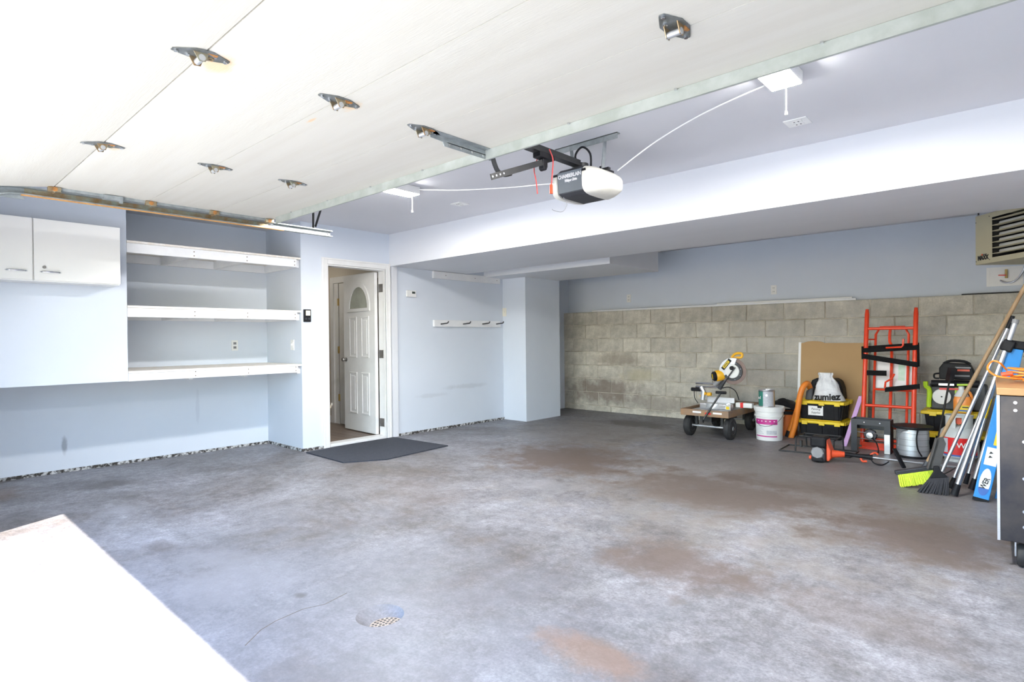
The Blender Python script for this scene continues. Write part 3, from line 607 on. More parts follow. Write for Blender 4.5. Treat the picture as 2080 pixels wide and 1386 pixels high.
# curved arm down to the door, straight arm to the trolley
B().tube([(OX, 2.28, DZ-0.03), (OX, 2.30, 2.175), (OX, 2.325, 2.145), (OX, 2.37, 2.135), (OX, 2.43, 2.155)], 0.013, 6, sub=4).build('curved_arm', BLACKM, op)
B().bar((OX+0.012, 2.255, 2.098), (OX+0.012, 2.70, 2.275), 0.006, 0.034, (0,0,1)).build('straight_arm', BLACKM, op)
for i in range(4): p = V((OX+0.016, 2.265+0.03*i, 2.102+0.012*i)); B().cyl(p, p+V((0.001, 0, 0)), 0.006, n=8).build('arm_hole', ALU, op)
B().tube([(OX+0.03, 2.745, 2.36), (OX+0.045, 2.76, 2.30), (OX+0.04, 2.76, 2.22), (OX+0.03, 2.76, 2.14)], 0.004, 6, sub=4).build('release_cord', REDC, op)
B().cyl((OX+0.03, 2.76, 2.095), (OX+0.03, 2.76, 2.15), 0.011, 0.009, n=10).build('release_handle', REDP, op)
B().tube([(OX-0.05, 2.74, 2.335), (OX-0.07, 2.72, 2.26), (OX-0.055, 2.72, 2.18), (OX-0.045, 2.72, 2.10)], 0.0035, 6, sub=4).build('release_cord', REDC, op)
for x in (-2.335, -2.06): B().bar((x, 3.19, 2.525), (x+(0.03 if x < -2.2 else -0.02), 3.19, 2.305), 0.035, 0.004, (1,0,0)).build('hanger_strap', GALV, op)
B().box(-2.46, -1.96, 3.175, 3.21, ZC-0.005, ZC).box(-2.46, -1.96, 3.175, 3.179, ZC-0.04, ZC).build('ceiling_angle', GALV, op)
B().bar((OX-0.15, 3.19, 2.312), (OX+0.17, 3.19, 2.312), 0.03, 0.012).build('mount_bar', BLACKM, op)
B().box(OX+0.10, OX+0.11, 3.18, 3.34, 2.31, 2.335).build('mount_tab', BLACKM, op)
B().tube([(OX+0.02, 3.10, 2.31), (OX-0.02, 3.08, 2.40), (OX+0.02, 3.10, 2.46), (OX+0.07, 3.12, 2.41), (OX+0.06, 3.14, 2.31)], 0.007, 8, sub=5).build('power_cable', BLACK, op, smooth=True)
B().tube([(OX-0.06, 3.0, 2.13), (OX-0.03, 3.0, 2.08), (OX-0.06, 2.99, 2.035), (OX-0.12, 2.98, 2.05), (OX-0.13, 2.97, 2.06)], 0.0018, 5, sub=4).build('antenna_wire', GREY, op)

# ------------------------------------------------------------------ ceiling lamps with pull chains
def lamp(x, y, ly, label, cordto, pc):
    t = thing('ceiling_lamp', (x, y, ZC), label, 'lamp', 'pull-chain ceiling lamps')
    B().box(x-0.075, x+0.075, y-ly/2, y+ly/2, ZC-0.064, ZC).build('lamp_body', WPLAS, t, bevel=0.008)
    B().box(x-0.068, x+0.068, y-ly/2+0.01, y+ly/2-0.01, ZC-0.0655, ZC-0.0642).build('diffuser', LAMPE, t)
    c = V((x+0.005, y+ly/2-0.035, ZC-0.062)); B().cyl(c, c-V((0, 0, 0.13)), 0.0022, n=6).build('pull_chain', IVORY, t)
    B().cyl(c-V((0, 0, 0.13)), c-V((0, 0, 0.148)), 0.005, 0.007, n=8).build('chain_bob', IVORY, t)
    B().tube([(x+pc, y+ly/2-0.02, ZC-0.02)]+cordto, 0.0045, 6, sub=5).build('cord', WPLAS, t, smooth=True)
lamp(-0.915, 2.87, 0.42, 'lit white pull-chain ceiling lamp nearer the camera, right of the opener', [(-1.35, 3.12, 2.47), (-1.7, 3.20, 2.41), (-2.0, 3.24, 2.30)], -0.05)
lamp(-3.975, 2.94, 0.42, 'lit white pull-chain ceiling lamp farther left, near the door strut', [(-3.5, 3.22, 2.44), (-3.0, 3.28, 2.38), (-2.5, 3.2, 2.30), (-2.37, 3.18, 2.24)], 0.05)

# ------------------------------------------------------------------ floor drain and mat
t = thing('floor_drain', (GC.x, GC.y, -0.035), 'round perforated floor drain grate sunk in the concrete', 'drain')
B().lathe([(0.001, -0.034), (0.078, -0.034), (0.078, -0.028), (0.072, -0.025), (0.001, -0.025)], (GC.x, GC.y, 0), n=36).build('grate', pm('worn_grate_metal', (0.42, 0.37, 0.33), (0.30, 0.24, 0.20), 40, 0.6, 0.4), t)
k = B()
for (rr, nn) in ((0.016, 6), (0.032, 11), (0.048, 16), (0.063, 20)):
    for i in range(nn):
        a = 2*PI*i/nn+rr*40; x, y = GC.x+rr*math.cos(a), GC.y+rr*math.sin(a)
        k.cyl((x, y, -0.0252), (x, y, -0.0247), 0.0062, n=8)
tag(k.build('grate_hole', INK, t), kind='stuff')
P = [fl(*p) for p in ((622, 921), (697, 941.5), (786, 935), (910, 907), (800, 890), (720, 903))]
k = B().prism([(p.x, p.y) for p in P], 0.001, 0.012, 'z')
mo = k.build('rubber_mat', MATM); tag(mo, 'black rubber mat on the concrete in front of the doorway', 'mat')
mo['kind'] = 'thing'; del mo['kind']

# crack running across the slab
k = B(); cp = [fl(*p) for p in ((498, 1312), (530, 1280), (560, 1262), (615, 1238), (660, 1228), (705, 1205))]
for a, c in zip(cp[:-1], cp[1:]): k.bar(V((a.x, a.y, 0.0)), V((c.x, c.y, 0.0)), 0.003, 0.0012)
fo = bpy.data.objects['floor']; ROOTINV[fo.name] = Matrix.Translation(-fo.location); k.build('crack', JOINT, fo)
# ------------------------------------------------------------------ wagon cart and mitre saw
ct = thing('flatbed_cart', (-2.92, 7.15, 0), 'wooden flatbed cart with black pneumatic tyres carrying the mitre saw', 'cart')
def wheel(x, y, r=0.13, wd=0.085, s=1):
    k = B(); k.lathe([(r*0.55, -wd*0.42), (r*0.80, -wd*0.5), (r*0.95, -wd*0.36), (r, -wd*0.15), (r, wd*0.15), (r*0.95, wd*0.36), (r*0.80, wd*0.5), (r*0.55, wd*0.42)], (x, y, r), 'x', n=30)
    tr_ = k.build('tyre', RUBBER, ct, smooth=True)
    for g in (-0.02, 0, 0.02): B().lathe([(r*1.004, g-0.003), (r*1.004, g+0.003)], (x, y, r), 'x', n=30).build('tread_groove', INK, tr_)
    hb = B().lathe([(0.012, -wd*0.46), (r*0.5, -wd*0.3), (r*0.56, -wd*0.43), (r*0.56, wd*0.43), (r*0.5, wd*0.3), (0.012, wd*0.46)], (x, y, r), 'x', n=20).build('wheel_hub', ALU, ct, smooth=True)
    B().cyl((x-wd*0.62, y, r), (x+wd*0.62, y, r), 0.014, n=10).build('axle_cap', CHROME, hb)
wheel(-3.17, 6.76); wheel(-2.665, 6.74); wheel(-3.19, 7.62); wheel(-2.735, 7.60)
dk = B().box(-3.20, -2.63, 6.60, 7.75, 0.285, 0.30).build('deck', CARTW, ct)
B().box(-3.21, -2.62, 6.585, 6.605, 0.268, 0.345).build('front_board', CARTW, ct, bevel=0.003)
B().box(-3.21, -2.62, 7.745, 7.765, 0.268, 0.345).build('rear_board', CARTW, ct, bevel=0.003)
B().box(-2.64, -2.62, 6.605, 7.745, 0.268, 0.345).build('side_board', CARTW, ct, bevel=0.003)
B().box(-3.21, -3.19, 6.605, 7.745, 0.268, 0.345).build('side_board', CARTW, ct, bevel=0.003)
B().cyl((-3.17, 6.76, 0.13), (-2.665, 6.74, 0.13), 0.013, n=10).build('axle', ALUP, ct)
B().cyl((-3.19, 7.62, 0.13), (-2.735, 7.60, 0.13), 0.013, n=10).build('axle', ALUP, ct)
k = B()
for (x, y) in ((-3.08, 6.76), (-2.76, 6.75), (-3.1, 7.62), (-2.82, 7.6)): k.bar((x, y, 0.13), (x, y, 0.285), 0.03, 0.03)
k.box(-3.0, -2.85, 6.65, 6.9, 0.2, 0.285).bar((-2.93, 6.85, 0.2), (-2.93, 7.6, 0.16), 0.04, 0.03); k.build('undercarriage', BLACKM, ct)
for (px0, px1) in ((1407, 1424), (1448, 1466)):
    a = wy(6.584, px0, 836); c = wy(6.584, px1, 836); B().box(a.x, c.x, 6.582, 6.5845, 0.305, 0.325).build('sticker', WHITE, ct)
a = wy(6.584, 1432, 838); B().box(a.x, a.x+0.07, 6.582, 6.5845, 0.295, 0.315).build('sticker', REDL, ct)
k = B().tube([(-2.93, 6.60, 0.20), (-2.90, 6.54, 0.24), (-2.72, 6.62, 0.56)], 0.011, 8).build('pull_handle', BLACKM, ct)
a = V((-2.72, 6.62, 0.56)); B().cyl(a-V((0.06, 0, 0)), a+V((0.06, 0, 0)), 0.017, n=10).build('grip', BLACK, k)
# mitre saw standing on the deck
YS = 7.05
def sp(px, py, Y=YS): return wy(Y, px, py)
ms = thing('mitre_saw', (-2.95, 7.1, 0.30), 'yellow and silver sliding mitre saw with its head raised, on the cart', 'mitre saw')
z0 = 0.301
B().prism([(-3.20+0.03, 6.80), (-2.75, 6.76), (-2.66, 7.0), (-2.70, 7.35), (-3.17, 7.35)], z0, z0+0.018, 'z').build('foot_plate', ALUP, ms, bevel=0.004)
B().box(-3.12, -2.78, 6.92, 7.22, z0+0.018, z0+0.085).build('base_table', ALU, ms, bevel=0.012)
B().lathe([(0.001, z0+0.088), (0.135, z0+0.088), (0.14, z0+0.03), (0.15, z0+0.02)], (-2.95, 7.03, 0), n=28).build('turntable', ALUP, ms, smooth=True)
B().box(-2.78, -2.72, 6.90, 6.99, z0+0.02, z0+0.085).build('warning_block', ALUP, ms, bevel=0.004)
B().box(-2.775, -2.735, 6.897, 6.90, z0+0.03, z0+0.065).build('warning_label', YELLOW, ms)
B().box(-2.72, -2.52, 7.05, 7.13, z0+0.045, z0+0.105).build('extension_wing', WPLAS, ms, bevel=0.01)
B().box(-2.66, -2.625, 7.046, 7.134, z0+0.044, z0+0.106).build('wing_band', REDL, ms)
B().box(-3.1, -2.75, 7.10, 7.13, z0+0.085, z0+0.15).build('fence', ALU, ms, bevel=0.004)
k = B().tube([sp(1427, 812), sp(1429, 795), sp(1424, 786)], 0.03, 8); k.build('bevel_post', ALU, ms, bevel=0.0)
B().tube([sp(1424, 806), sp(1434, 798)], 0.022, 8).build('bevel_knob', DYEL, ms)
B().cyl(sp(1437, 801), sp(1445, 801), 0.022, n=10).build('lock_knob', DYEL, ms)
for dz in (0, 0.045):
    a = sp(1410, 786); c = sp(1461, 788); B().cyl(a+V((0, 0.05, dz)), c+V((0, 0.05, dz)), 0.013, n=10).build('slide_rail', CHROME, ms, smooth=True)
a = sp(1408, 791); B().cyl(a-V((0.02, 0, 0)), a+V((0.10, 0, 0)), 0.024, n=12).build('rear_grip', BLACK, ms)
# head
B().tube([sp(1461, 790), sp(1470, 775), sp(1490, 745)], 0.028, 8).build('pivot_arm', DGREY, ms)
B().tube([sp(1452, 783), sp(1466, 768), sp(1480, 748), sp(1492, 735)], 0.036, 10, sub=3, radii=[0.03, 0.04, 0.05, 0.05]).build('gear_case', ALU, ms, smooth=True)
C = sp(1492, 754); C.y = 7.0
bl = B().lathe([(0.001, -0.0015), (0.160, -0.0015), (0.160, 0.0015), (0.001, 0.0015)], C, 'y', n=48).build('blade', pm('brown_guard', (0.20, 0.14, 0.12), (0.16, 0.11, 0.10), 8, 0.4, 0.3), ms)
B().lathe([(0.085, -0.016), (0.118, -0.016), (0.118, 0.012), (0.085, 0.012)], C, 'y', n=40, closed=True).build('lower_guard', DGREY, ms, smooth=True)
gp = B().lathe([(0.001, -0.027), (0.082, -0.027), (0.086, -0.015), (0.001, -0.015)], C, 'y', n=36).build('guard_plate', WPLAS, ms)
for i in range(8): a = 2*PI*i/8+0.3; p = C+V((0.102*math.cos(a), -0.016, 0.105*math.sin(a))); B().cyl(p, p-V((0, 0.003, 0)), 0.005, n=6).build('screw', CHROME, gp)
pts = [(0.0, 0.13), (0.0, 0.155)]
k = B(); n_ = 16
poly = [(0.0, 0.0)]+[(0.165*math.cos(math.radians(70+140*i/n_)), 0.165*math.sin(math.radians(70+140*i/n_))) for i in range(n_+1)]
k.prism([(C.x+x, C.z+z) for x, z in poly], C.y-0.022, C.y+0.03, 'y'); k.build('upper_guard', ALU, ms, bevel=0.004)
B().bar(sp(1493, 747, 6.96), sp(1466, 784, 6.96), 0.012, 0.026, (0,1,0)).build('guard_link', DGREY, ms)
p = sp(1487, 748, 6.96); B().cyl(p, p-V((0, 0.02, 0)), 0.025, n=14).build('arbor_bolt', BLACK, ms)
p = sp(1455, 764, 6.98); d = V((-0.6, -0.55, -0.12)).normalized()
B().lathe([(0.045, 0), (0.058, 0.01), (0.06, 0.09), (0.05, 0.11)], n=20)
k = B(); k.T = Matrix.Translation(p-d*0.07) @ d.to_track_quat('Z', 'X').to_matrix().to_4x4(); k.lathe([(0.05, -0.03), (0.068, -0.01), (0.070, 0.07), (0.062, 0.08)], n=20); k.build('motor', DYEL, ms, smooth=True)
k = B(); k.T = Matrix.Translation(p-d*0.07) @ d.to_track_quat('Z', 'X').to_matrix().to_4x4(); k.lathe([(0.060, 0.08), (0.060, 0.105), (0.05, 0.115), (0.001, 0.116)], n=20); cap = k.build('motor_cap', BLACK, ms, smooth=True)
k = B(); k.T = Matrix.Translation(p+d*0.047) @ d.to_track_quat('Z', 'X').to_matrix().to_4x4(); k.box(-0.03, 0.03, -0.008, 0.008, 0, 0.003); k.build('cap_label', YELLOW, cap)
a, c = sp(1469, 748, 6.968), sp(1481, 733, 6.968); ex = (c-a).normalized(); Ml = frame((a+c)/2, ex, V((-ex.z, 0, ex.x)))
k = B(); k.T = Ml; k.box(-0.075, 0.075, -0.022, 0.022, -0.01, 0.0); k.build('name_plate_back', BLACK, ms)
k = B(); k.T = Ml; k.box(-0.052, 0.052, -0.016, 0.016, 0.0, 0.002); npl = k.build('name_plate', YELLOW, ms)
text('DEWALT', 'lettering', 0.026, INK, Ml @ Matrix.Translation((0, 0, 0.003)), npl, width=0.09, bold=0.0008)
B().tube([sp(1486, 728), sp(1491, 721), sp(1498, 718), sp(1507, 719), sp(1506, 726), sp(1497, 727), sp(1488, 729)], 0.016, 8, sub=3).build('trigger_handle', DYEL, ms, smooth=True)
B().tube([sp(1466, 789), sp(1480, 787), sp(1494, 795), sp(1501, 813)], 0.006, 6, sub=4).build('cable', BLACK, ms, smooth=True)
B().tube([sp(1410, 792), sp(1411, 808), sp(1418, 819)], 0.005, 6, sub=4).build('cable', BLACK, ms, smooth=True)

# ------------------------------------------------------------------ buckets and cans
bc = V((-2.325, 7.06, 0)); t = thing('paint_bucket', bc, 'white lidded paint bucket with magenta label beside the cart', 'bucket')
B().lathe([(0.001, 0), (0.140, 0), (0.142, 0.01), (0.152, 0.27), (0.160, 0.275), (0.160, 0.29), (0.153, 0.295), (0.154, 0.33), (0.163, 0.335), (0.163, 0.35), (0.155, 0.352)], bc, n=40).build('body', WPLAS, t, smooth=True)
B().lathe([(0.168, 0.350), (0.170, 0.385), (0.160, 0.392), (0.152, 0.382), (0.001, 0.382)], bc, n=40).build('lid', WPLAS, t, smooth=True)
A0, A1 = math.radians(222), math.radians(322)
B().arc(bc, 0.1523, A0, A1, 0.19, 0.25).build('label_band', MAGENTA, t); B().arc(bc, 0.147, A0, A1, 0.045, 0.058).build('label_band', MAGENTA, t)
for i in range(6): B().arc(bc, 0.1502+0.0003*i, A0+0.05, A0+0.75-0.1*(i % 3), 0.08+0.017*i, 0.085+0.017*i, 8).build('print_line', PRINT, t)
B().arc(bc, 0.1502, A0+0.95, A1-0.05, 0.075, 0.12, 8).build('print_block', PRINT, t)
for i in range(5): B().arc(bc, 0.1529, A0+0.25+0.3*i, A0+0.36+0.3*i, 0.222, 0.232, 3).build('print_mark', WHITE, t)
k = B().tube([bc+V((0.165*math.cos(a), 0.165*math.sin(a)-0.0, 0.31-0.14*math.sin(PI*i/10)**1.0)) for i, a in enumerate([math.radians(185+17*j) for j in range(11)])], 0.003, 6); k.build('wire_handle', CHROME, t)
pc = V((-2.35, 7.05, 0.383)); t = thing('paint_can', pc, 'tin paint can with green label standing on the white bucket', 'paint can')
B().lathe([(0.001, 0), (0.088, 0), (0.091, 0.004), (0.088, 0.008), (0.088, 0.188), (0.091, 0.192), (0.088, 0.2), (0.078, 0.2), (0.076, 0.192), (0.001, 0.192)], pc, n=36).build('can_body', TINM, t, smooth=True)
B().arc(pc, 0.0886, math.radians(190), math.radians(262), 0.012, 0.184).build('label_green', GREENP, t)
B().arc(pc, 0.0886, math.radians(262), math.radians(345), 0.012, 0.184).build('label_white', PRINT, t)
Mt = frame(pc+V((-0.055, -0.078, 0.11)), (0.80, -0.58, 0), (0, 0, 1)); text('ad', 'lettering', 0.05, WHITE, Mt, t)
B().cyl(pc+V((0.03, -0.088, 0.14)), pc+V((0.03, -0.094, 0.14)), 0.014, n=12).build('handle_ear', TINM, t)
ob = V((-2.28, 7.52, 0)); t = thing('orange_bucket', ob, 'orange bucket with dark rim behind the white paint bucket', 'bucket')
B().lathe([(0.001, 0), (0.125, 0), (0.145, 0.29), (0.140, 0.29), (0.12, 0.012), (0.001, 0.012)], ob, n=32).build('body', ORANGEB, t, smooth=True)
B().lathe([(0.144, 0.26), (0.152, 0.262), (0.154, 0.30), (0.140, 0.302), (0.139, 0.29)], ob, n=32, closed=True).build('rim', BLACK, t, smooth=True)
k = B(); ng = 14
for i in range(ng+1):
    for j in range(ng+1):
        u_, v_ = -1+2*i/ng, -1+2*j/ng; r_ = math.hypot(u_, v_)/1.414
        z = 0.305+0.14*max(0, 1-r_**1.4)+0.025*mnoise.noise(V((u_*3, v_*3, 1)))-0.0*r_
        k._p([(ob.x-0.02+u_*0.17, ob.y+0.02+v_*0.14, max(z, 0.303))])
for i in range(ng):
    for j in range(ng): a = i*(ng+1)+j; k.f.append((a, a+ng+1, a+ng+2, a+1))
e = B().lathe([(0.001, 0.302), (0.15, 0.302)], ob, n=16)
o = k.build('black_plastic_bag', BLACK, smooth=True); tag(o, 'crumpled black plastic bag slumped on the orange bucket', 'bag')

# ------------------------------------------------------------------ totes
def tote(xa, xb, ya, yb, zb, h, label, lidh=0.044):
    t = thing('storage_tote', ((xa+xb)/2, (ya+yb)/2, zb), label, 'tote', 'black totes with yellow lids')
    w_, d_ = 0.032, 0.03; zt = zb+h
    body = B().hexa([(xa+w_+0.02, ya+d_+0.02, zb), (xb-w_-0.02, ya+d_+0.02, zb), (xa+w_+0.02, yb-d_-0.02, zb), (xb-w_-0.02, yb-d_-0.02, zb), (xa+w_, ya+d_, zt-lidh), (xb-w_, ya+d_, zt-lidh), (xa+w_, yb-d_, zt-lidh), (xb-w_, yb-d_, zt-lidh)]).build('tub', BLACK, t, bevel=0.012)
    nx = 3
    for i in range(nx):
        x = xa+0.09+(xb-xa-0.18)*i/(nx-1)
        B().bar((x, ya+d_+0.016, zb+0.01), (x, ya+d_-0.002, zt-lidh-0.01), 0.05, 0.014, (0, 1, 0)).build('tub_rib', BLACK, body, bevel=0.004)
    for i in range(4):
        y = ya+0.08+(yb-ya-0.16)*i/3
        B().bar((xb-w_-0.018, y, zb+0.01), (xb-w_, y, zt-lidh-0.01), 0.04, 0.014, (1, 0, 0)).build('tub_rib', BLACK, body, bevel=0.004)
    lid = B().box(xa, xb, ya, yb, zt-lidh, zt-0.008).build('lid', YELLOW, t, bevel=0.01)
    B().box(xa+0.05, xb-0.05, ya+0.05, yb-0.05, zt-0.009, zt).build('lid_panel', YELLOW, lid, bevel=0.004)
    for x in (xa+(xb-xa)*0.2, xa+(xb-xa)*0.55, xa+(xb-xa)*0.86): B().box(x-0.03, x+0.03, ya-0.006, ya+0.01, zt-lidh-0.014, zt-0.014).build('lid_tab', YELLOW, lid, bevel=0.003)
    for i in range(5): y = ya+0.07+(yb-ya-0.14)*i/4; B().box(xb-0.01, xb+0.005, y-0.018, y+0.018, zt-lidh-0.006, zt-0.012).build('lid_tab', YELLOW, lid, bevel=0.003)
    return t
tote(-2.14, -1.615, 7.40, 7.84, 0, 0.222, 'black tote with yellow lid on the floor, under the tote with the paper label')
tl = tote(-2.14, -1.615, 7.40, 7.84, 0.222, 0.232, 'black tote with yellow lid and paper label, stacked under the white bag')
B().box(-2.0, -1.84, 7.425, 7.4275, 0.275, 0.385).build('paper_label', WHITE, tl)
for (s, z) in (('Painting', 0.348), ('Supplies', 0.308)): text(s, 'handwriting', 0.036, INK, frame(V((-1.92, 7.4245, z)), (1, 0, 0), (0, 0, 1)), tl, width=0.10, shear=0.35)
# black lidded case and white bag on the upper lid
k = B(); pr = [(-0.19, 0), (-0.18, 0.13), (-0.15, 0.22), (-0.10, 0.245), (0.10, 0.245), (0.15, 0.22), (0.18, 0.13), (0.19, 0)]
k.prism([(-1.865+x, 0.454+z) for x, z in pr], 7.63, 7.83, 'y'); t = thing('power_tool_case', (-1.865, 7.69, 0.454), 'black hard case on the labelled tote behind the white bag', 'case')
k.build('case_body', BLACK, t, bevel=0.02); B().tube([(-1.91, 7.66, 0.695), (-1.90, 7.66, 0.735), (-1.865, 7.66, 0.745), (-1.83, 7.66, 0.735), (-1.82, 7.66, 0.695)], 0.014, 8, sub=3).build('carry_handle', BLACK, t, smooth=True)
B().box(-2.03, -1.70, 7.623, 7.632, 0.47, 0.485).build('case_seam', DGREY, t)
def bagw(z): 
    u_ = (z-0.456)/0.32; return 0.165*(1-u_)**0.95+0.038*u_+0.012+0.02*max(0, u_-0.85)/0.15
def bagd(z): u_ = (z-0.456)/0.32; return 0.10*(1-u_*0.75)
bxc, byc = -1.80, 7.51
k = B(); nz, na = 16, 36
for i in range(nz+1):
    z = 0.456+0.32*i/nz; tilt = -0.03*(i/nz)
    for j in range(na):
        a = 2*PI*j/na; nn = 1+(0.34*mnoise.noise(V((math.cos(a)*2.6, math.sin(a)*2.6, z*17)))+0.2*mnoise.noise(V((math.cos(a)*6, math.sin(a)*6, z*40))))*(0.12+0.9*min(1, max(0, (i/nz-0.28)*2)))
        k._p([(bxc+tilt+bagw(z)*math.cos(a)*nn, byc+bagd(z)*math.sin(a)*nn, z)])
for i in range(nz):
    for j in range(na): jj = (j+1) % na; k.f.append((i*na+j, i*na+jj, (i+1)*na+jj, (i+1)*na+j))
k.f += [tuple(range(na-1, -1, -1)), tuple(nz*na+j for j in range(na))]
t = thing('shopping_bag', (bxc, byc, 0.456), 'white plastic shopping bag with black lettering on the tote', 'bag'); k.build('bag_film', BAGW, t, smooth=True)
def bwarp(p):
    dx = max(-0.98, min(0.98, (p.x-bxc)/(bagw(p.z)*1.02))); p.y = byc-bagd(p.z)*1.04*math.sqrt(1-dx*dx)-0.010; return p
text('zumiez', 'lettering', 0.105, INK, frame(V((bxc+0.0, 7.4, 0.497)), (1, 0, 0.06), (0, 0, 1)), t, width=0.28, warp=bwarp, bold=0.004)
# grey cloth hanging at the left of the bag
tag(B().hexa([(-2.03, 7.41, 0.454), (-1.955, 7.41, 0.454), (-2.03, 7.45, 0.454), (-1.955, 7.45, 0.454), (-2.02, 7.42, 0.56), (-1.95, 7.42, 0.60), (-2.02, 7.45, 0.56), (-1.95, 7.45, 0.60)]).build('grey_pouch', DGREY, bevel=0.01), 'small dark grey pouch left of the white bag on the tote lid', 'pouch')
# orange hose hooked over the totes
t = thing('orange_hose', (-2.17, 7.33, 0), 'thick orange foam hose leaning on the left of the totes, doubled over', 'hose')
B().tube([wy(7.33, 1606, 891), wy(7.33, 1616, 858), wy(7.32, 1624, 810), wy(7.34, 1631, 787), wy(7.40, 1640, 779), wy(7.5, 1646, 790)], 0.032, 12, sub=5).build('hose_tube', ORANGE, t, smooth=True)
B().tube([wy(7.38, 1604, 876), wy(7.40, 1614, 848), wy(7.42, 1620, 830)], 0.03, 12, sub=4).build('hose_tube', ORANGE, t, smooth=True)
B().tube([wy(7.38, 1604, 876), wy(7.37, 1600, 888)], 0.034, 10).build('hose_cuff', BLACK, t)

# board leaning on the block wall
t = thing('hardboard_sheet', (-1.87, 7.9, 0), 'brown hardboard sheet with white edge leaning on the block wall', 'board')
def lean(bb, xa, xb, z0_, z1_, off, th_): 
    f_ = lambda z: 7.86+0.12*z/1.13
    return bb.hexa([(x, f_(z)+o, z) for z in (z0_, z1_) for o in (off, off+th_) for x in (xa, xb)])
lean(B(), -2.225, -1.475, 0.0, 1.12, 0.0, 0.012).build('sheet', CARDB, t)
lean(B(), -2.255, -2.225, 0.0, 1.13, -0.004, 0.02).build('edge_strip', WHITE, t)
k = B(); k.prism([(-2.22+0.14*(1+math.cos(PI*i/10))/1-0.0, 1.10+0.045*math.sin(PI*i/10)) for i in range(11)], 7.985, 7.995, 'y'); tag(k.build('round_wood_offcut', CARDB), 'round brown wood offcut peeking over the hardboard sheet', 'offcut')

# ------------------------------------------------------------------ red hand truck
ht = thing('hand_truck', (-1.17, 7.3, 0), 'tall red appliance hand truck with black straps against the wall', 'hand truck')
def hy(z): return 7.12+0.30*z/1.5
XA, XB = -1.385, -0.935
for x in (XA, XB):
    B().tube([(x, hy(0.03), 0.03), (x, hy(0.8), 0.8), (x, hy(1.44), 1.44), (x, hy(1.49)-0.0, 1.50)], 0.023, 12, radii=[0.023, 0.023, 0.023, 0.016]).build('side_rail', RED, ht, smooth=True)
for z in (1.285, 0.455, 0.10): B().cyl((XA, hy(z), z), (XB, hy(z), z), 0.016, n=12).build('crossbar', RED, ht, smooth=True)
xi0, xi1 = -1.315, -1.01
B().tube([(xi0, hy(0.2)+0.12, 0.2), (xi0, hy(1.2)+0.12, 1.22), (xi0+0.04, hy(1.28)+0.12, 1.30), (xi1-0.04, hy(1.28)+0.12, 1.30), (xi1, hy(1.2)+0.12, 1.22), (xi1, hy(0.2)+0.12, 0.2)], 0.013, 8).build('rear_frame', RED, ht, smooth=True)
B().tube([(-1.18, hy(1.28)+0.12, 1.285), (-1.185, hy(1.2)+0.12, 1.15), (-1.16, hy(1.0)+0.12, 1.0), (-1.16, hy(0.2)+0.12, 0.2)], 0.015, 8, sub=4).build('centre_bar', RED, ht, smooth=True)
B().tube([(xi0, hy(0.2)+0.12, 0.22), (xi1, hy(0.2)+0.12, 0.22)], 0.013, 8).build('rear_crossbar', RED, ht, smooth=True)
B().tube([(xi0, hy(0.68)+0.1, 0.62), (xi1+0.06, hy(0.68)+0.1, 0.62)], 0.012, 8).build('rear_crossbar', RED, ht, smooth=True)
B().box(XA-0.02, XB-0.02, 7.065, 7.13, 0.002, 0.012).box(XA, XB, 7.10, 7.13, 0.01, 0.07).build('toe_plate', RED, ht)
for x in (XA-0.0, XB+0.0): B().lathe([(0.02, -0.02), (0.07, -0.022), (0.075, 0), (0.07, 0.022), (0.02, 0.02)], (x+(0.05 if x > -1 else -0.05)*0, 7.27, 0.078), 'x', n=24).build('wheel', RUBBER, ht, smooth=True)
def strap(za, zb, hgt, d0=-0.03, label=None, mat=STRAPM):
    B().hexa([(x, hy(z)+o, z+dz) for dz in (-hgt/2, hgt/2) for o in (d0, d0+0.006) for (x, z) in ((XA-0.03, za), (XB+0.03, zb))]).build('strap', mat, ht)
strap(1.045, 1.08, 0.05); strap(0.985, 0.90, 0.055); 
B().hexa([(x, hy(z)+0.0+o, z+dz) for dz in (-0.03, 0.03) for o in (0.03, 0.035) for (x, z) in ((XA-0.03, 1.06), (XB+0.03, 1.10))]).build('strap', STRAPM, ht)
B().box(XB+0.02, XB+0.034, hy(1.0)-0.03, hy(1.0)+0.04, 0.88, 1.11).build('strap', STRAPM, ht); B().box(XA-0.034, XA-0.02, hy(1.0)-0.03, hy(1.0)+0.04, 0.95, 1.09).build('strap', STRAPM, ht)
B().box(XA+0.02, XA+0.20, hy(0.82)-0.02, hy(0.82)+0.01, 0.775, 0.83).build('strap_ratchet', STRAPM, ht)
B().hexa([(x, hy(0.6)-0.02+o, z+dz) for dz in (-0.025, 0.025) for o in (0, 0.02) for (x, z) in ((-1.19, 0.63), (XB+0.05, 0.68))]).build('strap_ratchet', STRAPM, ht)
B().tube([(-1.19, hy(1.06)-0.04, 1.075), (-1.05, hy(1.06)-0.05, 1.085), (-1.035, hy(1.1)-0.05, 1.10), (-1.033, hy(1.15)-0.05, 1.17)], 0.010, 8).build('hook_handle', RED, ht, smooth=True)
B().tube([(-1.19, hy(0.63)-0.03, 0.65), (-1.185, hy(0.7)-0.03, 0.71), (-1.13, hy(0.74)-0.03, 0.75), (-1.11, hy(0.8)-0.03, 0.80)], 0.010, 8).build('hook_handle', RED, ht, smooth=True)
B().cyl((XA, hy(1.16)+0.02, 1.165), (xi0, hy(1.16)+0.12, 1.165), 0.008, n=8).build('spacer_bar', RED, ht, smooth=True)
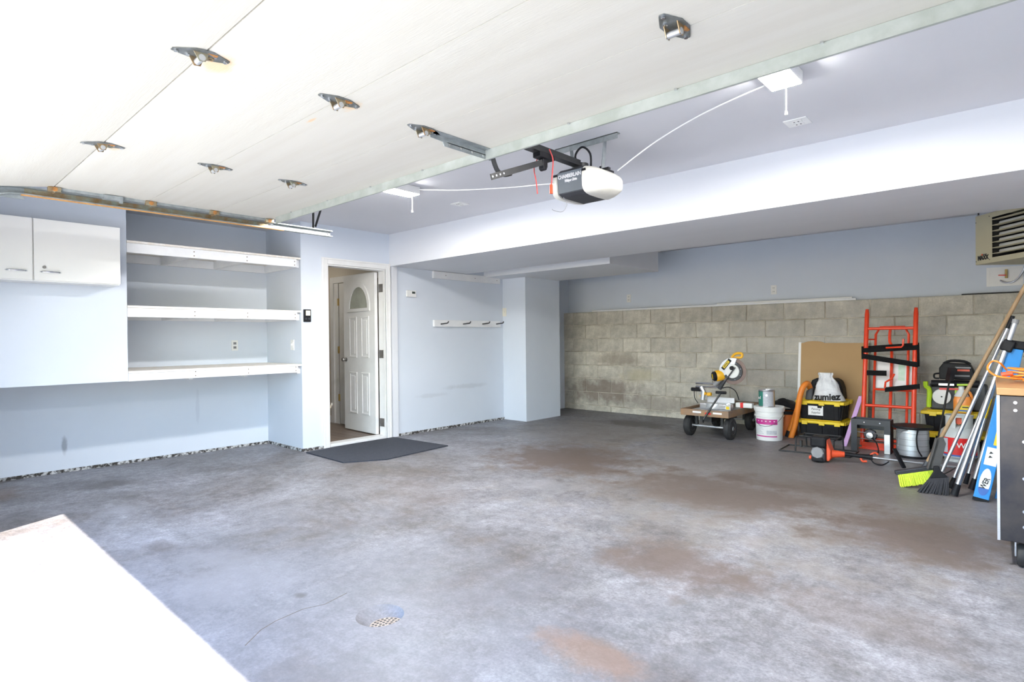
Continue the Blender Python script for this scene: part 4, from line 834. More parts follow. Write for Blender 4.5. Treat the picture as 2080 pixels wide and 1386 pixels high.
# printed panel behind the truck
t = thing('printed_carton', (-1.2, 7.75, 0.50), 'flat white printed carton held behind the hand truck straps', 'carton')
B().hexa([(x, hy(z)+0.15+o, z) for z in (0.635, 0.935) for o in (0, 0.03) for x in (-1.33, -0.955)]).build('carton_board', WHITE, t)
B().hexa([(x, hy(z)+0.147+o, z) for z in (0.72, 0.90) for o in (0, 0.002) for x in (-1.10, -1.04)]).build('print_patch', pm('pale_green_print', (0.55, 0.78, 0.62), (0.70, 0.85, 0.74), 18, 0.5), t)

# lilac foam strip leaning by the totes
o = B().hexa([V(p) for p in ((-1.575, 7.10, 0.0), (-1.53, 7.10, 0.0), (-1.575, 7.13, 0.0), (-1.53, 7.13, 0.0), (-1.475, 7.42, 0.53), (-1.43, 7.42, 0.53), (-1.475, 7.45, 0.53), (-1.43, 7.45, 0.53))]).build('foam_strip', PURPLE, bevel=0.005)
tag(o, 'lilac foam strip leaning between the totes and the black steel frame', 'foam strip')

# black steel frame box
t = thing('steel_frame_box', (-1.26, 7.03, 0), 'black steel frame box with round motor in front of the hand truck', 'frame box')
x0, x1, y0, y1, h = -1.44, -1.09, 6.88, 7.06, 0.34
for x in (x0, x1-0.055): B().box(x, x+0.055, y0, y0+0.01, 0, h-0.06).build('front_post', DGREY, t)
B().box(x0, x1, y0, y0+0.01, h-0.06, h).build('front_beam', DGREY, t)
B().box(x0, x0+0.01, y0+0.01, y1, 0, h).build('side_panel', DGREY, t); B().box(x1-0.01, x1, y0+0.01, y1, 0, h).build('side_panel', DGREY, t)
B().box(x0+0.01, x1-0.01, y1-0.01, y1, h-0.12, h).build('rear_beam', DGREY, t)
B().box(x1-0.052, x1-0.004, y0-0.003, y0, 0.0+0.005, 0.20).build('bright_plate', ALU, t)
mc = V((-1.275, y0+0.06, 0.175))
B().lathe([(0.058, -0.012), (0.064, 0), (0.058, 0.012)], mc, 'y', n=8).build('motor_ring', STEELD, t); B().lathe([(0.001, -0.05), (0.03, -0.048), (0.035, -0.02), (0.035, 0.05), (0.001, 0.05)], mc, 'y', n=20).build('motor_can', ALU, t, smooth=True)
for z in (0.135, 0.20): B().cyl((x0+0.03, y0+0.05, z), (x1-0.03, y0+0.05, z-0.01), 0.005, n=6).build('tie_rod', ALU, t)
for (dx, dz) in ((0.12, -0.03), (0.26, -0.03)): B().cyl((x0+dx, y0-0.002, h+dz), (x0+dx, y0+0.001, h+dz), 0.006, n=8).build('bolt', CHROME, t)
B().tube([mc+V((0.01, -0.04, -0.02)), mc+V((0.06, -0.06, -0.06)), mc+V((0.085, -0.09, -0.12)), mc+V((0.08, -0.08, -0.17))], 0.006, 6, sub=4).build('cable', BLACK, t, smooth=True)

# wire spool
sc_ = V((-0.91, 6.93, 0)); t = thing('wire_spool', sc_, 'spool of silvery steel wire with black flanges, standing upright', 'spool')
B().lathe([(0.001, 0), (0.150, 0), (0.150, 0.02), (0.001, 0.02)], sc_, n=36).build('flange', BLACK, t)
B().lathe([(0.001, 0.285), (0.172, 0.285), (0.176, 0.295), (0.172, 0.31), (0.001, 0.31)], sc_, n=36).build('flange', BLACK, t)
wd_ = B().lathe([(0.10, 0.02), (0.134, 0.021), (0.138, 0.10), (0.134, 0.15), (0.138, 0.20), (0.134, 0.284), (0.10, 0.285)], sc_, n=36).build('wound_wire', WIRE, t, smooth=True)
for z in (0.07, 0.12, 0.18, 0.24): B().lathe([(0.1385, z), (0.1385, z+0.003)], sc_, n=36).build('wire_turn', GREY, wd_)
B().tube([sc_+V((0.06, -0.13, 0.28)), sc_+V((0.05, -0.142, 0.2)), sc_+V((0.06, -0.142, 0.1)), sc_+V((0.09, -0.12, 0.03))], 0.007, 6, sub=4).build('black_tie', BLACK, t, smooth=True)
B().tube([sc_+V((-0.02, -0.139, 0.28)), sc_+V((-0.09, -0.11, 0.24)), sc_+V((-0.115, -0.08, 0.1))], 0.005, 6, sub=4).build('loose_wire', ALU, t, smooth=True)

# low black tube stand
t = thing('tube_stand', (-1.7, 6.55, 0), 'low black tubular stand on the floor behind the string trimmer', 'stand')
B().tube([(-2.01, 6.40, 0.008), (-2.03, 6.80, 0.008), (-1.36, 6.83, 0.008), (-1.36, 6.46, 0.008)], 0.008, 8, closed=True).build('floor_loop', BLACKM, t)
for (x, y) in ((-1.855, 6.55), (-1.50, 6.57)):
    B().tube([(x, 6.42, 0.01), (x, 6.44, 0.15), (x+0.01, 6.48, 0.165), (x+0.01, 6.72, 0.165), (x+0.01, 6.76, 0.15), (x+0.01, 6.79, 0.01)], 0.008, 8).build('upright_hoop', BLACKM, t)
for y in (6.5, 6.70): B().cyl((-1.855, y, 0.165), (-1.49, y, 0.168), 0.007, n=8).build('cross_tube', BLACKM, t)
B().box(-1.865, -1.845, 6.60, 6.63, 0.03, 0.10).build('bracket_plate', BLACKM, t)

# string trimmer lying along the floor
tm = thing('string_trimmer', (-1.4, 6.2, 0), 'red and grey petrol string trimmer lying along the floor', 'string trimmer')
e0 = V((-1.53, 6.12, 0.0))
B().box(-1.615, -1.475, 6.03, 6.20, 0.145, 0.245).build('engine_cover', BLACK, tm, bevel=0.02)
B().box(-1.61, -1.48, 6.04, 6.2, 0.005, 0.15).build('engine_block', DGREY, tm, bevel=0.03)
k = B(); k.T = Matrix.Translation((-1.548, 6.032, 0.095)); k.lathe([(0.001, -0.012), (0.05, -0.01), (0.058, 0.0)], ax='y', n=8); k.build('starter_cover', GREY, tm)
B().box(-1.60, -1.495, 6.02, 6.045, 0.01, 0.05).build('fuel_tank', BLACK, tm, bevel=0.012)
B().cyl((-1.63, 6.08, 0.035), (-1.61, 6.08, 0.035), 0.018, n=12).build('fuel_cap', REDP, tm)
B().prism([(-1.478, 0.02), (-1.478, 0.23), (-1.455, 0.16), (-1.44, 0.12), (-1.44, 0.05), (-1.455, 0.02)], 6.06, 6.19, 'y').build('clutch_cowl', REDP, tm, bevel=0.01)
B().tube([(-1.45, 6.125, 0.085), (-1.38, 6.15, 0.085), (-1.345, 6.16, 0.085)], 0.03, 10, radii=[0.04, 0.03, 0.026]).build('clutch_neck', REDP, tm, smooth=True)
A_ = V((-1.35, 6.16, 0.088)); E_ = V((-0.52, 6.36, 0.045)); D_ = (E_-A_)
B().cyl(A_, E_, 0.0125, n=12).build('shaft', ALU, tm, smooth=True)
B().tube([A_, A_+D_*0.10, A_+D_*0.20, A_+D_*0.27], 0.022, 10, radii=[0.022, 0.018, 0.022, 0.028]).build('rear_grip', BLACK, tm, smooth=True)
B().tube([A_+D_*0.16+V((0, 0, -0.02)), A_+D_*0.18+V((0, -0.01, -0.045)), A_+D_*0.22+V((0, -0.01, -0.04))], 0.010, 8, sub=3).build('trigger', REDP, tm, smooth=True)
B().tube([A_+D_*0.25+V((0, 0, 0.02)), A_+D_*0.29+V((0, 0.01, 0.045)), A_+D_*0.32+V((0, 0.01, 0.03))], 0.009, 8, sub=3).build('safety_lever', REDP, tm, smooth=True)
B().tube([A_+D_*0.26+V((0, -0.02, -0.015)), A_+D_*0.30+V((0, -0.05, -0.045)), A_+D_*0.37+V((0, -0.05, -0.05)), A_+D_*0.42+V((0, -0.01, -0.02))], 0.006, 6, sub=4).build('throttle_cable', BLACK, tm, smooth=True)
p = A_+D_*0.52; B().bar(p+V((-0.05, 0.03, 0.10)), p+V((0.04, -0.06, -0.05)), 0.035, 0.018).build('loop_handle', BLACK, tm, bevel=0.005)
p = wy(5.95, 1862, 943); B().tube([V((-0.78, 6.0, 0.03)), V((-0.70, 6.02, 0.032)), V((-0.64, 6.03, 0.032))], 0.024, 10).build('front_grip', REDP, tm, smooth=True)
B().tube([V((-0.64, 6.03, 0.032)), V((-0.60, 6.05, 0.03)), V((-0.57, 6.12, 0.03)), E_], 0.006, 6, sub=3).build('grip_bracket', BLACKM, tm)

# ------------------------------------------------------------------ right-hand totes and what stands on them
tote(-0.915, -0.36, 7.42, 7.86, 0, 0.195, 'black tote with yellow lid on the floor behind the propane tank')
tote(-0.905, -0.37, 7.42, 7.86, 0.195, 0.225, 'black tote with yellow lid under the lime saw, behind the broom handle')
# lime cut-off saw: dark tray, bar and white disc
t = thing('lime_chainsaw', (-0.66, 7.6, 0.42), 'lime green and black electric saw with round white disc on the tote', 'saw')
B().box(-0.835, -0.36, 7.52, 7.66, 0.42, 0.70).build('saw_body', DGREY, t, bevel=0.02)
B().tube([wy(7.5, 1892, 779), wy(7.5, 1960, 780), wy(7.5, 1990, 781)], 0.036, 10).build('bar_cover', BLACK, t, smooth=True)
a, c = wy(7.46, 1907, 781), wy(7.46, 1938, 782); B().bar(a, c, 0.02, 0.022, (0, 1, 0)).build('bar_label', ALU, t)
a, c = wy(7.46, 1944, 782), wy(7.46, 1968, 782); B().bar(a, c, 0.02, 0.018, (0, 1, 0)).build('lime_label', LIME, t)
a, c = wy(7.48, 1908, 790), wy(7.48, 1950, 791); B().bar(a, c, 0.02, 0.014, (0, 1, 0)).build('red_strip', REDL, t)
dc = wy(7.50, 1913, 806); B().lathe([(0.001, -0.012), (0.078, -0.010), (0.082, 0.0), (0.078, 0.012)], dc, 'y', n=36).build('white_disc', WPLAS, t, smooth=True)
B().cyl(dc-V((0, 0.011, 0)), dc-V((0, 0.014, 0)), 0.008, n=10).build('disc_bolt', INK, t)
B().tube([wy(7.5, 1880, 775), wy(7.5, 1881, 785), wy(7.5, 1887, 790), wy(7.5, 1888, 803), wy(7.5, 1887, 814), wy(7.5, 1887, 821), wy(7.5, 1887, 827)], 0.023, 8, sub=3).build('lime_handle', LIME, t, smooth=True)
B().box(-0.62, -0.555, 7.50, 7.52, 0.60, 0.66).build('lime_bracket', LIME, t)
# black chainsaw-like power tool with orange badge
t = thing('black_power_unit', (-0.62, 7.6, 0.74), 'black power tool with orange badge on top of the lime saw', 'power tool')
B().prism([(-0.755, 0.742), (-0.755, 0.86), (-0.72, 0.915), (-0.50, 0.905), (-0.47, 0.84), (-0.45, 0.76), (-0.46, 0.742)], 7.54, 7.68, 'y').build('tool_body', BLACK, t, bevel=0.015)
B().box(-0.60, -0.50, 7.532, 7.54, 0.83, 0.85).build('orange_badge', REDP, t); B().box(-0.62, -0.49, 7.532, 7.545, 0.86, 0.875).build('grey_vent', GREY, t); B().box(-0.63, -0.50, 7.53, 7.545, 0.775, 0.79).build('grey_vent', GREY, t)
B().tube([(-0.755, 7.6, 0.80), (-0.80, 7.6, 0.79), (-0.80, 7.6, 0.75), (-0.76, 7.6, 0.745)], 0.009, 8, sub=3).build('side_loop', BLACK, t, smooth=True)
B().tube([(-0.72, 7.60, 0.905), (-0.66, 7.6, 0.935), (-0.55, 7.6, 0.93), (-0.50, 7.60, 0.90)], 0.014, 8, sub=3).build('top_handle', BLACK, t, smooth=True)
# edger: black shaft with folded metal head leaning in front
t = thing('edging_tool', (-0.80, 6.9, 0), 'thin black shaft with folded metal head leaning in front of the totes', 'edging tool')
a, c = wy(7.32, 1929, 772), wy(7.05, 1903, 905)
B().cyl(c, a, 0.009, n=10).build('shaft', BLACKM, t, smooth=True)
ex = V((1, 0, 0)); up_ = (a-c).normalized()
B().hexa([a+V((x, y, 0))+up_*z for z in (-0.01, 0.135) for (x, y) in ((-0.035, 0.0), (0.0, -0.035), (-0.03, 0.01), (0.0, -0.022))]).build('head_plate', STEELD, t)
B().hexa([a+V((x, y, 0))+up_*z for z in (-0.01, 0.135) for (x, y) in ((0.0, -0.035), (0.035, 0.0), (0.0, -0.022), (0.03, 0.01))]).build('head_plate', STEELD, t)
# antifreeze jug on propane tank region: jug stands on tote lid front
jc = V((-0.545, 7.36, 0.42)); 
# propane tank
pc = V((-0.545, 6.98, 0)); t = thing('propane_tank', pc, 'grey propane tank with red label behind the poles', 'propane tank')
B().lathe([(0.001, 0.02), (0.11, 0.02), (0.145, 0.05), (0.152, 0.10), (0.152, 0.24), (0.142, 0.29), (0.10, 0.33), (0.05, 0.345), (0.001, 0.347)], pc, n=36).build('tank_body', TANK, t, smooth=True)
B().lathe([(0.105, 0), (0.115, 0), (0.115, 0.04), (0.105, 0.04)], pc, n=30, closed=True).build('foot_ring', TANK, t)
B().arc(pc, 0.1527, math.radians(215), math.radians(335), 0.075, 0.235, 18).build('red_label', REDL, t); B().arc(pc, 0.1532, math.radians(215), math.radians(240), 0.09, 0.225, 6).build('white_label', PRINT, t); B().arc(pc, 0.153, math.radians(225), math.radians(335), 0.06, 0.075, 16).build('blue_label', BLUEL, t)
text('WI', 'lettering', 0.07, WHITE, frame(pc+V((0.035, -0.155, 0.165)), (1, 0.1, 0), (0, 0, 1)), t, width=0.085, bold=0.001)
for a0, a1 in ((200, 260), (285, 345), (30, 150)):
    k = B()
    for (r_) in (0.105, 0.110): k.arc(pc, r_, math.radians(a0), math.radians(a1), 0.32, 0.43, 10)
    k.build('collar', TANK, t)
B().lathe([(0.103, 0.425), (0.112, 0.425), (0.112, 0.44), (0.103, 0.44)], pc, n=30, closed=True).build('collar_rim', TANK, t, smooth=True)
B().cyl(pc+V((0, 0, 0.34)), pc+V((0, 0, 0.41)), 0.02, n=12).build('valve', BRASS, t); B().cyl(pc+V((-0.0, -0.02, 0.385)), pc+V((0.0, -0.06, 0.385)), 0.03, n=12).build('valve_knob', REDP, t)
t = thing('antifreeze_jug', jc, 'orange-filled plastic jug with white cap standing on the right tote lid', 'jug')
k = B(); q0 = []
for (z, a_, b_) in ((0, 0.072, 0.05), (0.01, 0.076, 0.054), (0.13, 0.076, 0.054), (0.165, 0.066, 0.047)):
    q0.append(k._p([jc+V((a_*math.copysign(abs(math.cos(2*PI*i/20))**0.6, math.cos(2*PI*i/20)), b_*math.copysign(abs(math.sin(2*PI*i/20))**0.6, math.sin(2*PI*i/20)), z)) for i in range(20)]))
for a, c in zip(q0[:-1], q0[1:]):
    for i in range(20): j = (i+1) % 20; k.f.append((a+i, a+j, c+j, c+i))
k.f += [tuple(q0[0]+i for i in range(19, -1, -1)), tuple(q0[-1]+i for i in range(20))]; k.build('jug_body', ORANGEF, t, smooth=True)
B().lathe([(0.062, 0.165), (0.045, 0.20), (0.022, 0.235), (0.02, 0.245)], jc+V((-0.01, 0, 0)), n=20).build('jug_shoulder', WPLAS, t, smooth=True)
B().cyl(jc+V((-0.01, 0, 0.24)), jc+V((-0.01, 0, 0.265)), 0.024, n=16).build('cap', WPLAS, t); B().tube([jc+V((0.01, 0, 0.225)), jc+V((0.05, 0, 0.215)), jc+V((0.07, 0, 0.17)), jc+V((0.07, 0, 0.13))], 0.012, 8, sub=3).build('jug_handle', ORANGEF, t, smooth=True)
B().box(jc.x-0.05, jc.x+0.06, jc.y-0.0565, jc.y-0.0545, 0.43, 0.50).build('yellow_label', YELLOW, t); B().box(jc.x-0.03, jc.x+0.06, jc.y-0.058, jc.y-0.0566, 0.44, 0.455).build('blue_label', BLUEL, t); B().box(jc.x+0.0, jc.x+0.05, jc.y-0.058, jc.y-0.0566, 0.475, 0.487).build('print', INK, t)

# ------------------------------------------------------------------ brooms and poles leaning to the right
def bristles(bb, base, rt, dn_, fwd, wd, th_, ln, n, splay, seed, curve=0):
    rr = random.Random(seed)
    for i in range(n):
        u_ = -1+2*(i+0.5)/n
        for j in range(5):
            v_ = -1+2*(j+0.5)/5
            p = base+rt*(u_*wd/2)+fwd*(v_*th_/2)
            d = (dn_+rt*(u_*splay)+fwd*(v_*splay*0.4)+V((rr.uniform(-.05, .05), rr.uniform(-.05, .05), 0))).normalized()
            L = ln*(1-curve*u_*u_)*rr.uniform(0.94, 1.02); e = p+d*L
            if e.z < 0.002: e = p+d*((p.z-0.002)/max(1e-3, -d.z))
            bb.cyl(p, e, 0.0042, 0.0034, n=4)
# yellow-green broom
t = thing('push_broom', (-0.72, 5.55, 0), 'wooden-handled broom with lime bristles, leaning right', 'broom')
h0 = V((-0.655, 5.62, 0.165)); h1 = V((0.10, 5.80, 1.93)); hd = (h1-h0).normalized()
B().cyl(h0, h1, 0.0145, n=12).build('handle', WOODH, t, smooth=True)
B().cyl(h0-hd*0.05, h0+hd*0.04, 0.024, 0.018, n=12).build('socket', DGREY, t, smooth=True)
a, c = V((-0.84, 5.50, 0.105)), V((-0.60, 5.60, 0.165)); rt = (c-a).normalized(); mid = (a+c)/2
B().bar(a, c, 0.05, 0.035).build('head_block', DGREY, t, bevel=0.008)
dn_ = (V((0.10, -0.25, -1))-rt*V((0.10, -0.25, -1)).dot(rt)).normalized(); fw = rt.cross(dn_)
k = B(); bristles(k, mid+dn_*0.012, rt, dn_, fw, 0.235, 0.04, 0.105, 34, 0.10, 1); tag(k.build('bristle', BRIST, t), kind='stuff')
# black broom
t = thing('black_broom', (-0.58, 5.4, 0), 'broom with black flared bristles and metal handle, beside the lime broom', 'broom')
h0 = wy(5.46, 1913, 958); h1 = wy(5.66, 2046, 668); hd = (h1-h0).normalized()
B().cyl(h0, h1, 0.0125, n=12).build('handle', ALU, t, smooth=True); B().cyl(h1, h1+hd*0.10, 0.014, n=12).build('handle_tip', BLACK, t, smooth=True)
hc = h0-hd*0.035; rt = V((0.93, 0.2, 0.16)).normalized()
k = B(); k.T = frame(hc-hd*0.02, rt, hd); k.prism([(-0.062, 0), (0.062, 0), (0.024, 0.05), (0.017, 0.09), (-0.017, 0.09), (-0.024, 0.05)], -0.02, 0.02, 'z'); k.build('broom_cap', BLACK, t, bevel=0.006)
k = B(); dn_ = (-hd+V((-0.05, -0.2, -0.2))).normalized(); bristles(k, hc-hd*0.015, rt, dn_, rt.cross(dn_), 0.12, 0.04, 0.17, 30, 0.32, 2); tag(k.build('bristle', BBRIST, t), kind='stuff')
t = thing('dust_pan', (-0.60, 5.55, 0.15), 'dark grey dust pan hung behind the black broom handle', 'dust pan')
k = B(); k.T = frame(wy(5.53, 1899, 952), (0.9, 0.3, 0.0), (0.22, 0.03, 1))
k.prism([(-0.055, 0), (0.03, 0), (0.07, 0.20), (0.05, 0.25), (0.0, 0.24)], -0.003, 0.003, 'z'); k.prism([(-0.055, 0), (-0.048, 0), (0.007, 0.24), (0.0, 0.24)], -0.003, 0.035, 'z'); k.build('pan', pm('smoky_plastic', (0.13, 0.125, 0.12), (0.09, 0.09, 0.09), 9, 0.4), t)
# poles
def pole(foot, top, r, label, cat='pole', cap=True, topcap=None, mat=ALU):
    t = thing('extension_pole', foot, label, cat, 'poles leaning by the workbench')
    d = (top-foot).normalized()
    B().cyl(foot+d*0.07, top, r, n=14).build('tube', mat, t, smooth=True)
    B().cyl(foot+V((0, 0, 0.002)), foot+d*0.09, r*1.45, r*1.15, n=14).build('rubber_foot', BLACK, t, smooth=True)
    if topcap: B().cyl(top-d*0.02, top+d*0.01, r*1.18, n=14).build('end_cap', topcap, t, smooth=True)
    return t, d
f1 = V((-0.455, 5.40, 0.012)); t1 = wy(5.50, 2063, 652); t_, d_ = pole(f1, t1, 0.0175, 'thickest aluminium pole, foot nearest the camera, with black bracket', topcap=GREY)
p = f1+d_*1.12; q_ = f1+d_*1.20
B().bar(p, q_+V((0.012, 0.0, 0.0)), 0.045, 0.07, (1, 0, 0)).build('clamp_bracket', BLACK, t_, bevel=0.01)
f2 = V((-0.37, 5.68, 0.012)); pole(f2, wy(5.75, 2058, 720), 0.016, 'aluminium pole leaning beside the blue ladder rail')
f3 = V((-0.50, 5.62, 0.012)); pole(f3, wy(5.85, 2020, 770), 0.012, 'thin grey pole with black foot behind the thickest pole')
f4 = V((-0.42, 5.86, 0.012)); t_, d_ = pole(f4, wy(5.98, 2030, 748), 0.012, 'thin aluminium pole with yellow sticker behind the others'); p = f4+d_*0.55; B().cyl(p, p+d_*0.16, 0.0132, n=12).build('sticker', YELLOW, t_)
# blue ladder rails
t = thing('stepladder', (-0.24, 5.4, 0), 'blue fibreglass stepladder folded and leaning by the workbench', 'ladder')
fa, fb = V((-0.30, 5.37, 0.0)), V((0.0, 5.52, 1.20)); hd = (fb-fa).normalized(); M_ = frame(fa, (0.97, 0.08, -0.18), hd)
k = B(); k.T = M_; k.box(-0.045, 0.045, 0.02, 1.13, -0.028, 0.0); rl_ = k.build('front_rail', BLUE, t, bevel=0.004)
k = B(); k.T = M_; k.box(-0.047, 0.047, 0.0, 0.024, -0.03, 0.002); k.build('rail_foot', BLACK, t)
k = B(); k.T = M_; n_ = 24; k.prism([(0.032*math.cos(2*PI*i/n_), 0.145+0.10*math.sin(2*PI*i/n_)) for i in range(n_)], 0.0, 0.0015, 'z'); k.build('oval_badge', WHITE, t)
k = B(); k.T = M_; k.prism([(0.030*math.cos(PI+PI*i/12), 0.10+0.055*math.sin(PI+PI*i/12)) for i in range(13)], 0.0014, 0.0022, 'z'); k.build('blue_swoosh', BLUEL, t)
text('WER', 'lettering', 0.045, INK, M_ @ Matrix.Translation((0.002, 0.135, 0.0026)) @ Matrix.Rotation(PI/2-0.25, 4, 'Z'), t, width=0.09, bold=0.001)
k = B(); k.T = M_; k.box(-0.03, 0.04, 0.27, 0.40, 0.0, 0.0015); k.build('white_label', WHITE, t); k = B(); k.T = M_; k.box(0.0, 0.04, 0.42, 0.52, 0.0, 0.0015); k.build('yellow_label', YELLOW, t)
for y in (0.33, 0.36): k = B(); k.T = M_; k.prism([(-0.012, y-0.008), (0.012, y), (-0.006, y+0.012)], 0.0015, 0.0022, 'z'); k.build('label_mark', INK, t)
k = B(); k.T = M_ @ Matrix.Translation((0.13, 0, -0.16)); k.box(-0.045, 0.045, 0.02, 1.14, -0.028, 0.0); k.build('rear_rail', BLUE, t, bevel=0.004)
k = B(); k.T = M_; k.box(-0.047, 0.18, 1.13, 1.19, -0.20, 0.005); k.build('top_cap', BLACK, t, bevel=0.01)
for y in (0.28, 0.56, 0.84): k = B(); k.T = M_; k.box(0.0, 0.12, y, y+0.02, -0.15, -0.03); k.build('step', ALU, t)

# ------------------------------------------------------------------ workbench
bn = thing('workbench', (0.22, 4.4, 0), 'dark steel rolling workbench with wooden top at the right edge', 'workbench')
rz = Matrix.Translation((-0.14, 3.95, 0)) @ Matrix.Rotation(math.radians(2.5), 4, 'Z')
def bb_(): k = B(); k.T = rz; return k
bb_().box(0.0, 0.62, 0.0, 0.92, 0.135, 0.895).build('steel_cabinet', STEELD, bn, bevel=0.004)
bb_().box(-0.012, 0.64, -0.015, 0.95, 0.897, 0.935).build('wooden_top', BENCHW, bn, bevel=0.004)
bb_().box(-0.012, 0.0, -0.002, 0.012, 0.135, 0.895).build('corner_trim', ALU, bn)
for (x, z) in ((0.062, 0.86), (0.062, 0.82), (0.095, 0.66), (0.095, 0.47), (0.095, 0.30), (0.095, 0.22)): bb_().cyl((x, -0.004, z), (x, 0.001, z), 0.008, n=10).build('rivet', CHROME, bn)
for (x, y) in ((0.09, 0.07), (0.09, 0.85), (0.55, 0.07), (0.55, 0.85)):
    cs = bb_(); cs.box(x-0.035, x+0.035, y-0.03, y+0.03, 0.125, 0.135).box(x-0.033, x-0.026, y-0.02, y+0.02, 0.05, 0.13).box(x+0.026, x+0.033, y-0.02, y+0.02, 0.05, 0.13); cf = cs.build('caster_fork', CHROME, bn)
    k = bb_(); k.lathe([(0.012, -0.022), (0.05, -0.022), (0.058, -0.012), (0.058, 0.012), (0.05, 0.022), (0.012, 0.022)], (x, y-0.01, 0.0585), 'x', n=28); k.build('caster_wheel', RUBBER, cf, smooth=True)
# extension cord coiled on the bench top
t = thing('orange_extension_lead', (0.0, 4.5, 0.936), 'orange extension cord coiled on the wooden bench top', 'extension lead')
rr = random.Random(3)
pts = []
for i in range(46):
    a = i*0.52; r_ = 0.13+0.035*math.sin(i*1.7); pts.append((0.06+r_*1.15*math.cos(a), 4.40+r_*math.sin(a), 0.946+0.0016*i+0.006*math.sin(i*2.3)))
B().tube(pts, 0.0055, 6, sub=3).build('coil', ORANGE, t, smooth=True)
lp_ = [wy(4.55, 2045, 752), wy(4.5, 2030, 737), wy(4.5, 2016, 734), wy(4.45, 2006, 746), wy(4.4, 2012, 757), wy(4.3, 2028, 765), wy(4.3, 2052, 768), (0.02, 4.36, 0.955)]
B().tube(lp_, 0.0055, 6, sub=5).build('loose_loop', ORANGE, t, smooth=True)
p = wy(4.3, 2048, 760); B().cyl(p-V((0.03, 0, 0.005)), p+V((0.02, 0, 0.005)), 0.013, n=10).build('plug', REDP, t)

# ------------------------------------------------------------------ unit heater and gas box
HL = V((-0.40, 6.80, 1.848)); hx = V((0.64, -0.768, 0)); hn = V((-0.768, -0.64, 0)); HW, HH, HD = 0.72, 0.445, 0.46
t = thing('unit_heater', (-0.1, 6.9, 1.85), 'tan louvred gas unit heater hung from the ceiling, upper right', 'heater')
def hb(k, s0, s1, z0_, z1_, o0, o1): return k.hexa([HL+hx*s+V((0, 0, z))+hn*o for z in (z0_, z1_) for o in (o0, o1) for s in (s0, s1)])
k = hb(B(), 0, HW, 0, 0.01, -HD, 0); hb(k, 0, HW, HH-0.01, HH, -HD, 0); hb(k, 0, 0.01, 0.01, HH-0.01, -HD, 0); hb(k, HW-0.01, HW, 0.01, HH-0.01, -HD, 0); hb(k, 0.01, HW-0.01, 0.01, HH-0.01, -HD, -HD+0.01)
k.build('cabinet_shell', TANP, t)
hb(B(), 0.0, 0.175, 0.0, HH, 0, 0.004).build('front_panel', TANP, t, bevel=0.003)
k = hb(B(), 0.175, HW, HH-0.045, HH, 0, 0.004); hb(k, 0.175, HW, 0, 0.045, 0, 0.004); hb(k, HW-0.03, HW, 0.045, HH-0.045, 0, 0.004); hb(k, 0.175, 0.19, 0.045, HH-0.045, 0, 0.004); k.build('front_frame', TANP, t)
hb(B(), 0.17, 0.18, 0.01, HH-0.01, -0.3, -0.005).build('inner_divider', BLACKM, t); hb(B(), 0.18, HW-0.01, 0.01, HH-0.01, -0.22, -0.20).build('dark_interior', BLACK, t)
for i in range(7):
    z = 0.075+0.05*i
    k = B().hexa([HL+hx*s+V((0, 0, zz))+hn*o for zz, in ((z,), (z+0.006,)) for o in (-0.045, 0.003) for s in (0.19, HW-0.03)]); k.build('louvre', TANP, t)
for i in range(6): z = 0.10+0.05*i; B().cyl(HL+hx*0.19+V((0, 0, z))+hn*-0.075, HL+hx*(HW-0.03)+V((0, 0, z))+hn*-0.075, 0.018, n=10).build('heat_tube', WPLAS, t, smooth=True)
for (s, z) in ((0.008, 0.03), (0.008, HH-0.06), (0.165, 0.03), (0.165, HH-0.03)): p = HL+hx*s+V((0, 0, z)); B().cyl(p, p+hn*0.007, 0.004, n=6).build('screw', DGREY, t)
Mt = frame(HL+hx*0.09+V((0, 0, 0.055))+hn*0.0055, hx, (0, 0, 1)); text('MAXX', 'lettering', 0.055, INK, Mt, t, width=0.125, bold=0.0025)
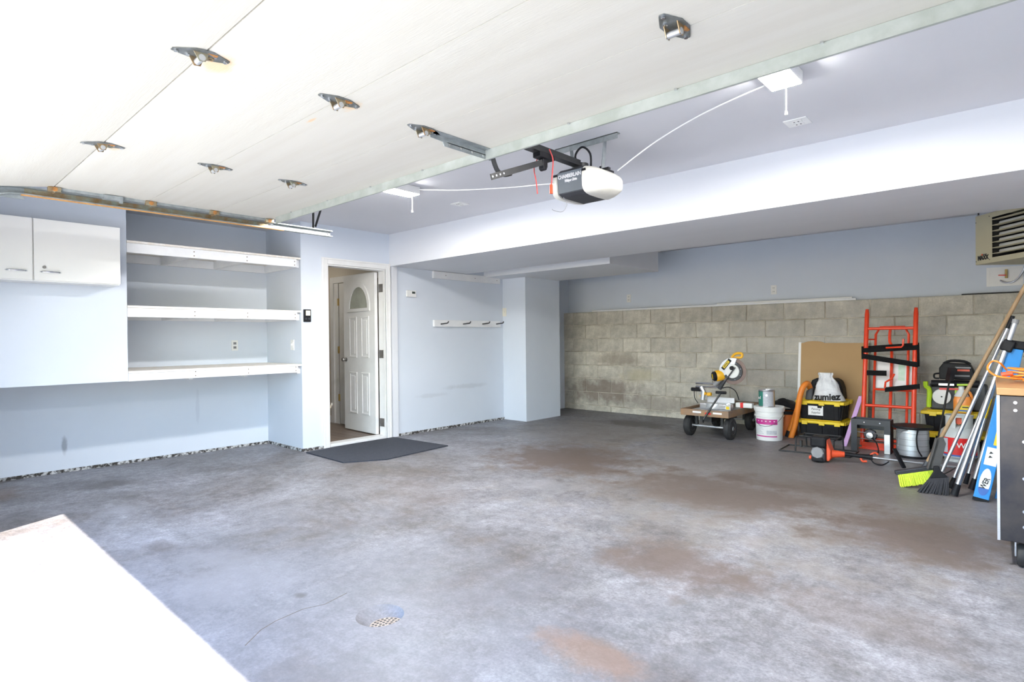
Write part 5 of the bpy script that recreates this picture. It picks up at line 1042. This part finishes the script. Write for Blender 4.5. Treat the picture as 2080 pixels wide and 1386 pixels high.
Mt = frame(HL+hx*0.098+V((0, 0, 0.084))+hn*0.0055, hx, (0, 0, 1)); k = B(); k.T = Mt; k.box(-0.008, 0.035, -0.004, 0.004, 0, 0.001); k.build('badge_strip', DGREY, t)
k = B(); k.T = Mt; k.prism([(0.008*math.cos(2*PI*i/10)-0.018, 0.008*math.sin(2*PI*i/10)) for i in range(10)], 0, 0.0015, 'z'); k.build('badge_flame', REDP, t)
for (s, o) in ((0.005, -0.02), (HW-0.01, -0.02), (0.01, -HD+0.03)):
    p = HL+hx*s+hn*o+V((0, 0, HH)); B().cyl(p, V((p.x, p.y, ZC)), 0.006, n=8).build('hanger_rod', DGREY, t); B().cyl(p, p+V((0, 0, 0.012)), 0.012, n=6).build('hanger_nut', CHROME, t)
gc = wy(YU, 2043, 561); t = thing('gas_valve_box', gc, 'white recessed gas valve box on the wall below the heater', 'valve box')
xa, xb, za, zb = gc.x-0.16, gc.x+0.14, gc.z-0.105, gc.z+0.10
k = B().box(xa, xb, YU-0.008, YU, za, za+0.025).box(xa, xb, YU-0.008, YU, zb-0.025, zb).box(xa, xa+0.025, YU-0.008, YU, za+0.025, zb-0.025).box(xb-0.025, xb, YU-0.008, YU, za+0.025, zb-0.025); k.build('box_frame', WPLAS, t)
B().box(xa+0.025, xb-0.025, YU-0.0015, YU-0.0005, za+0.025, zb-0.025).build('box_back', WPLAS, t)
vx = gc.x+0.005; B().cyl((vx, YU-0.03, zb-0.03), (vx, YU-0.03, za+0.08), 0.012, n=10).build('valve', BRASS, t); B().bar((vx, YU-0.045, za+0.11), (vx-0.065, YU-0.045, za+0.115), 0.012, 0.01).build('valve_lever', REDL, t)
B().tube([(vx-0.05, YU-0.03, za+0.06), (vx-0.02, YU-0.04, za+0.035), (vx+0.03, YU-0.05, za+0.03), (vx+0.075, YU-0.06, za+0.05), (vx+0.12, YU-0.09, za+0.11), (vx+0.16, YU-0.12, za+0.2)], 0.009, 8, sub=4).build('gas_pipe', ALU, t, smooth=True)
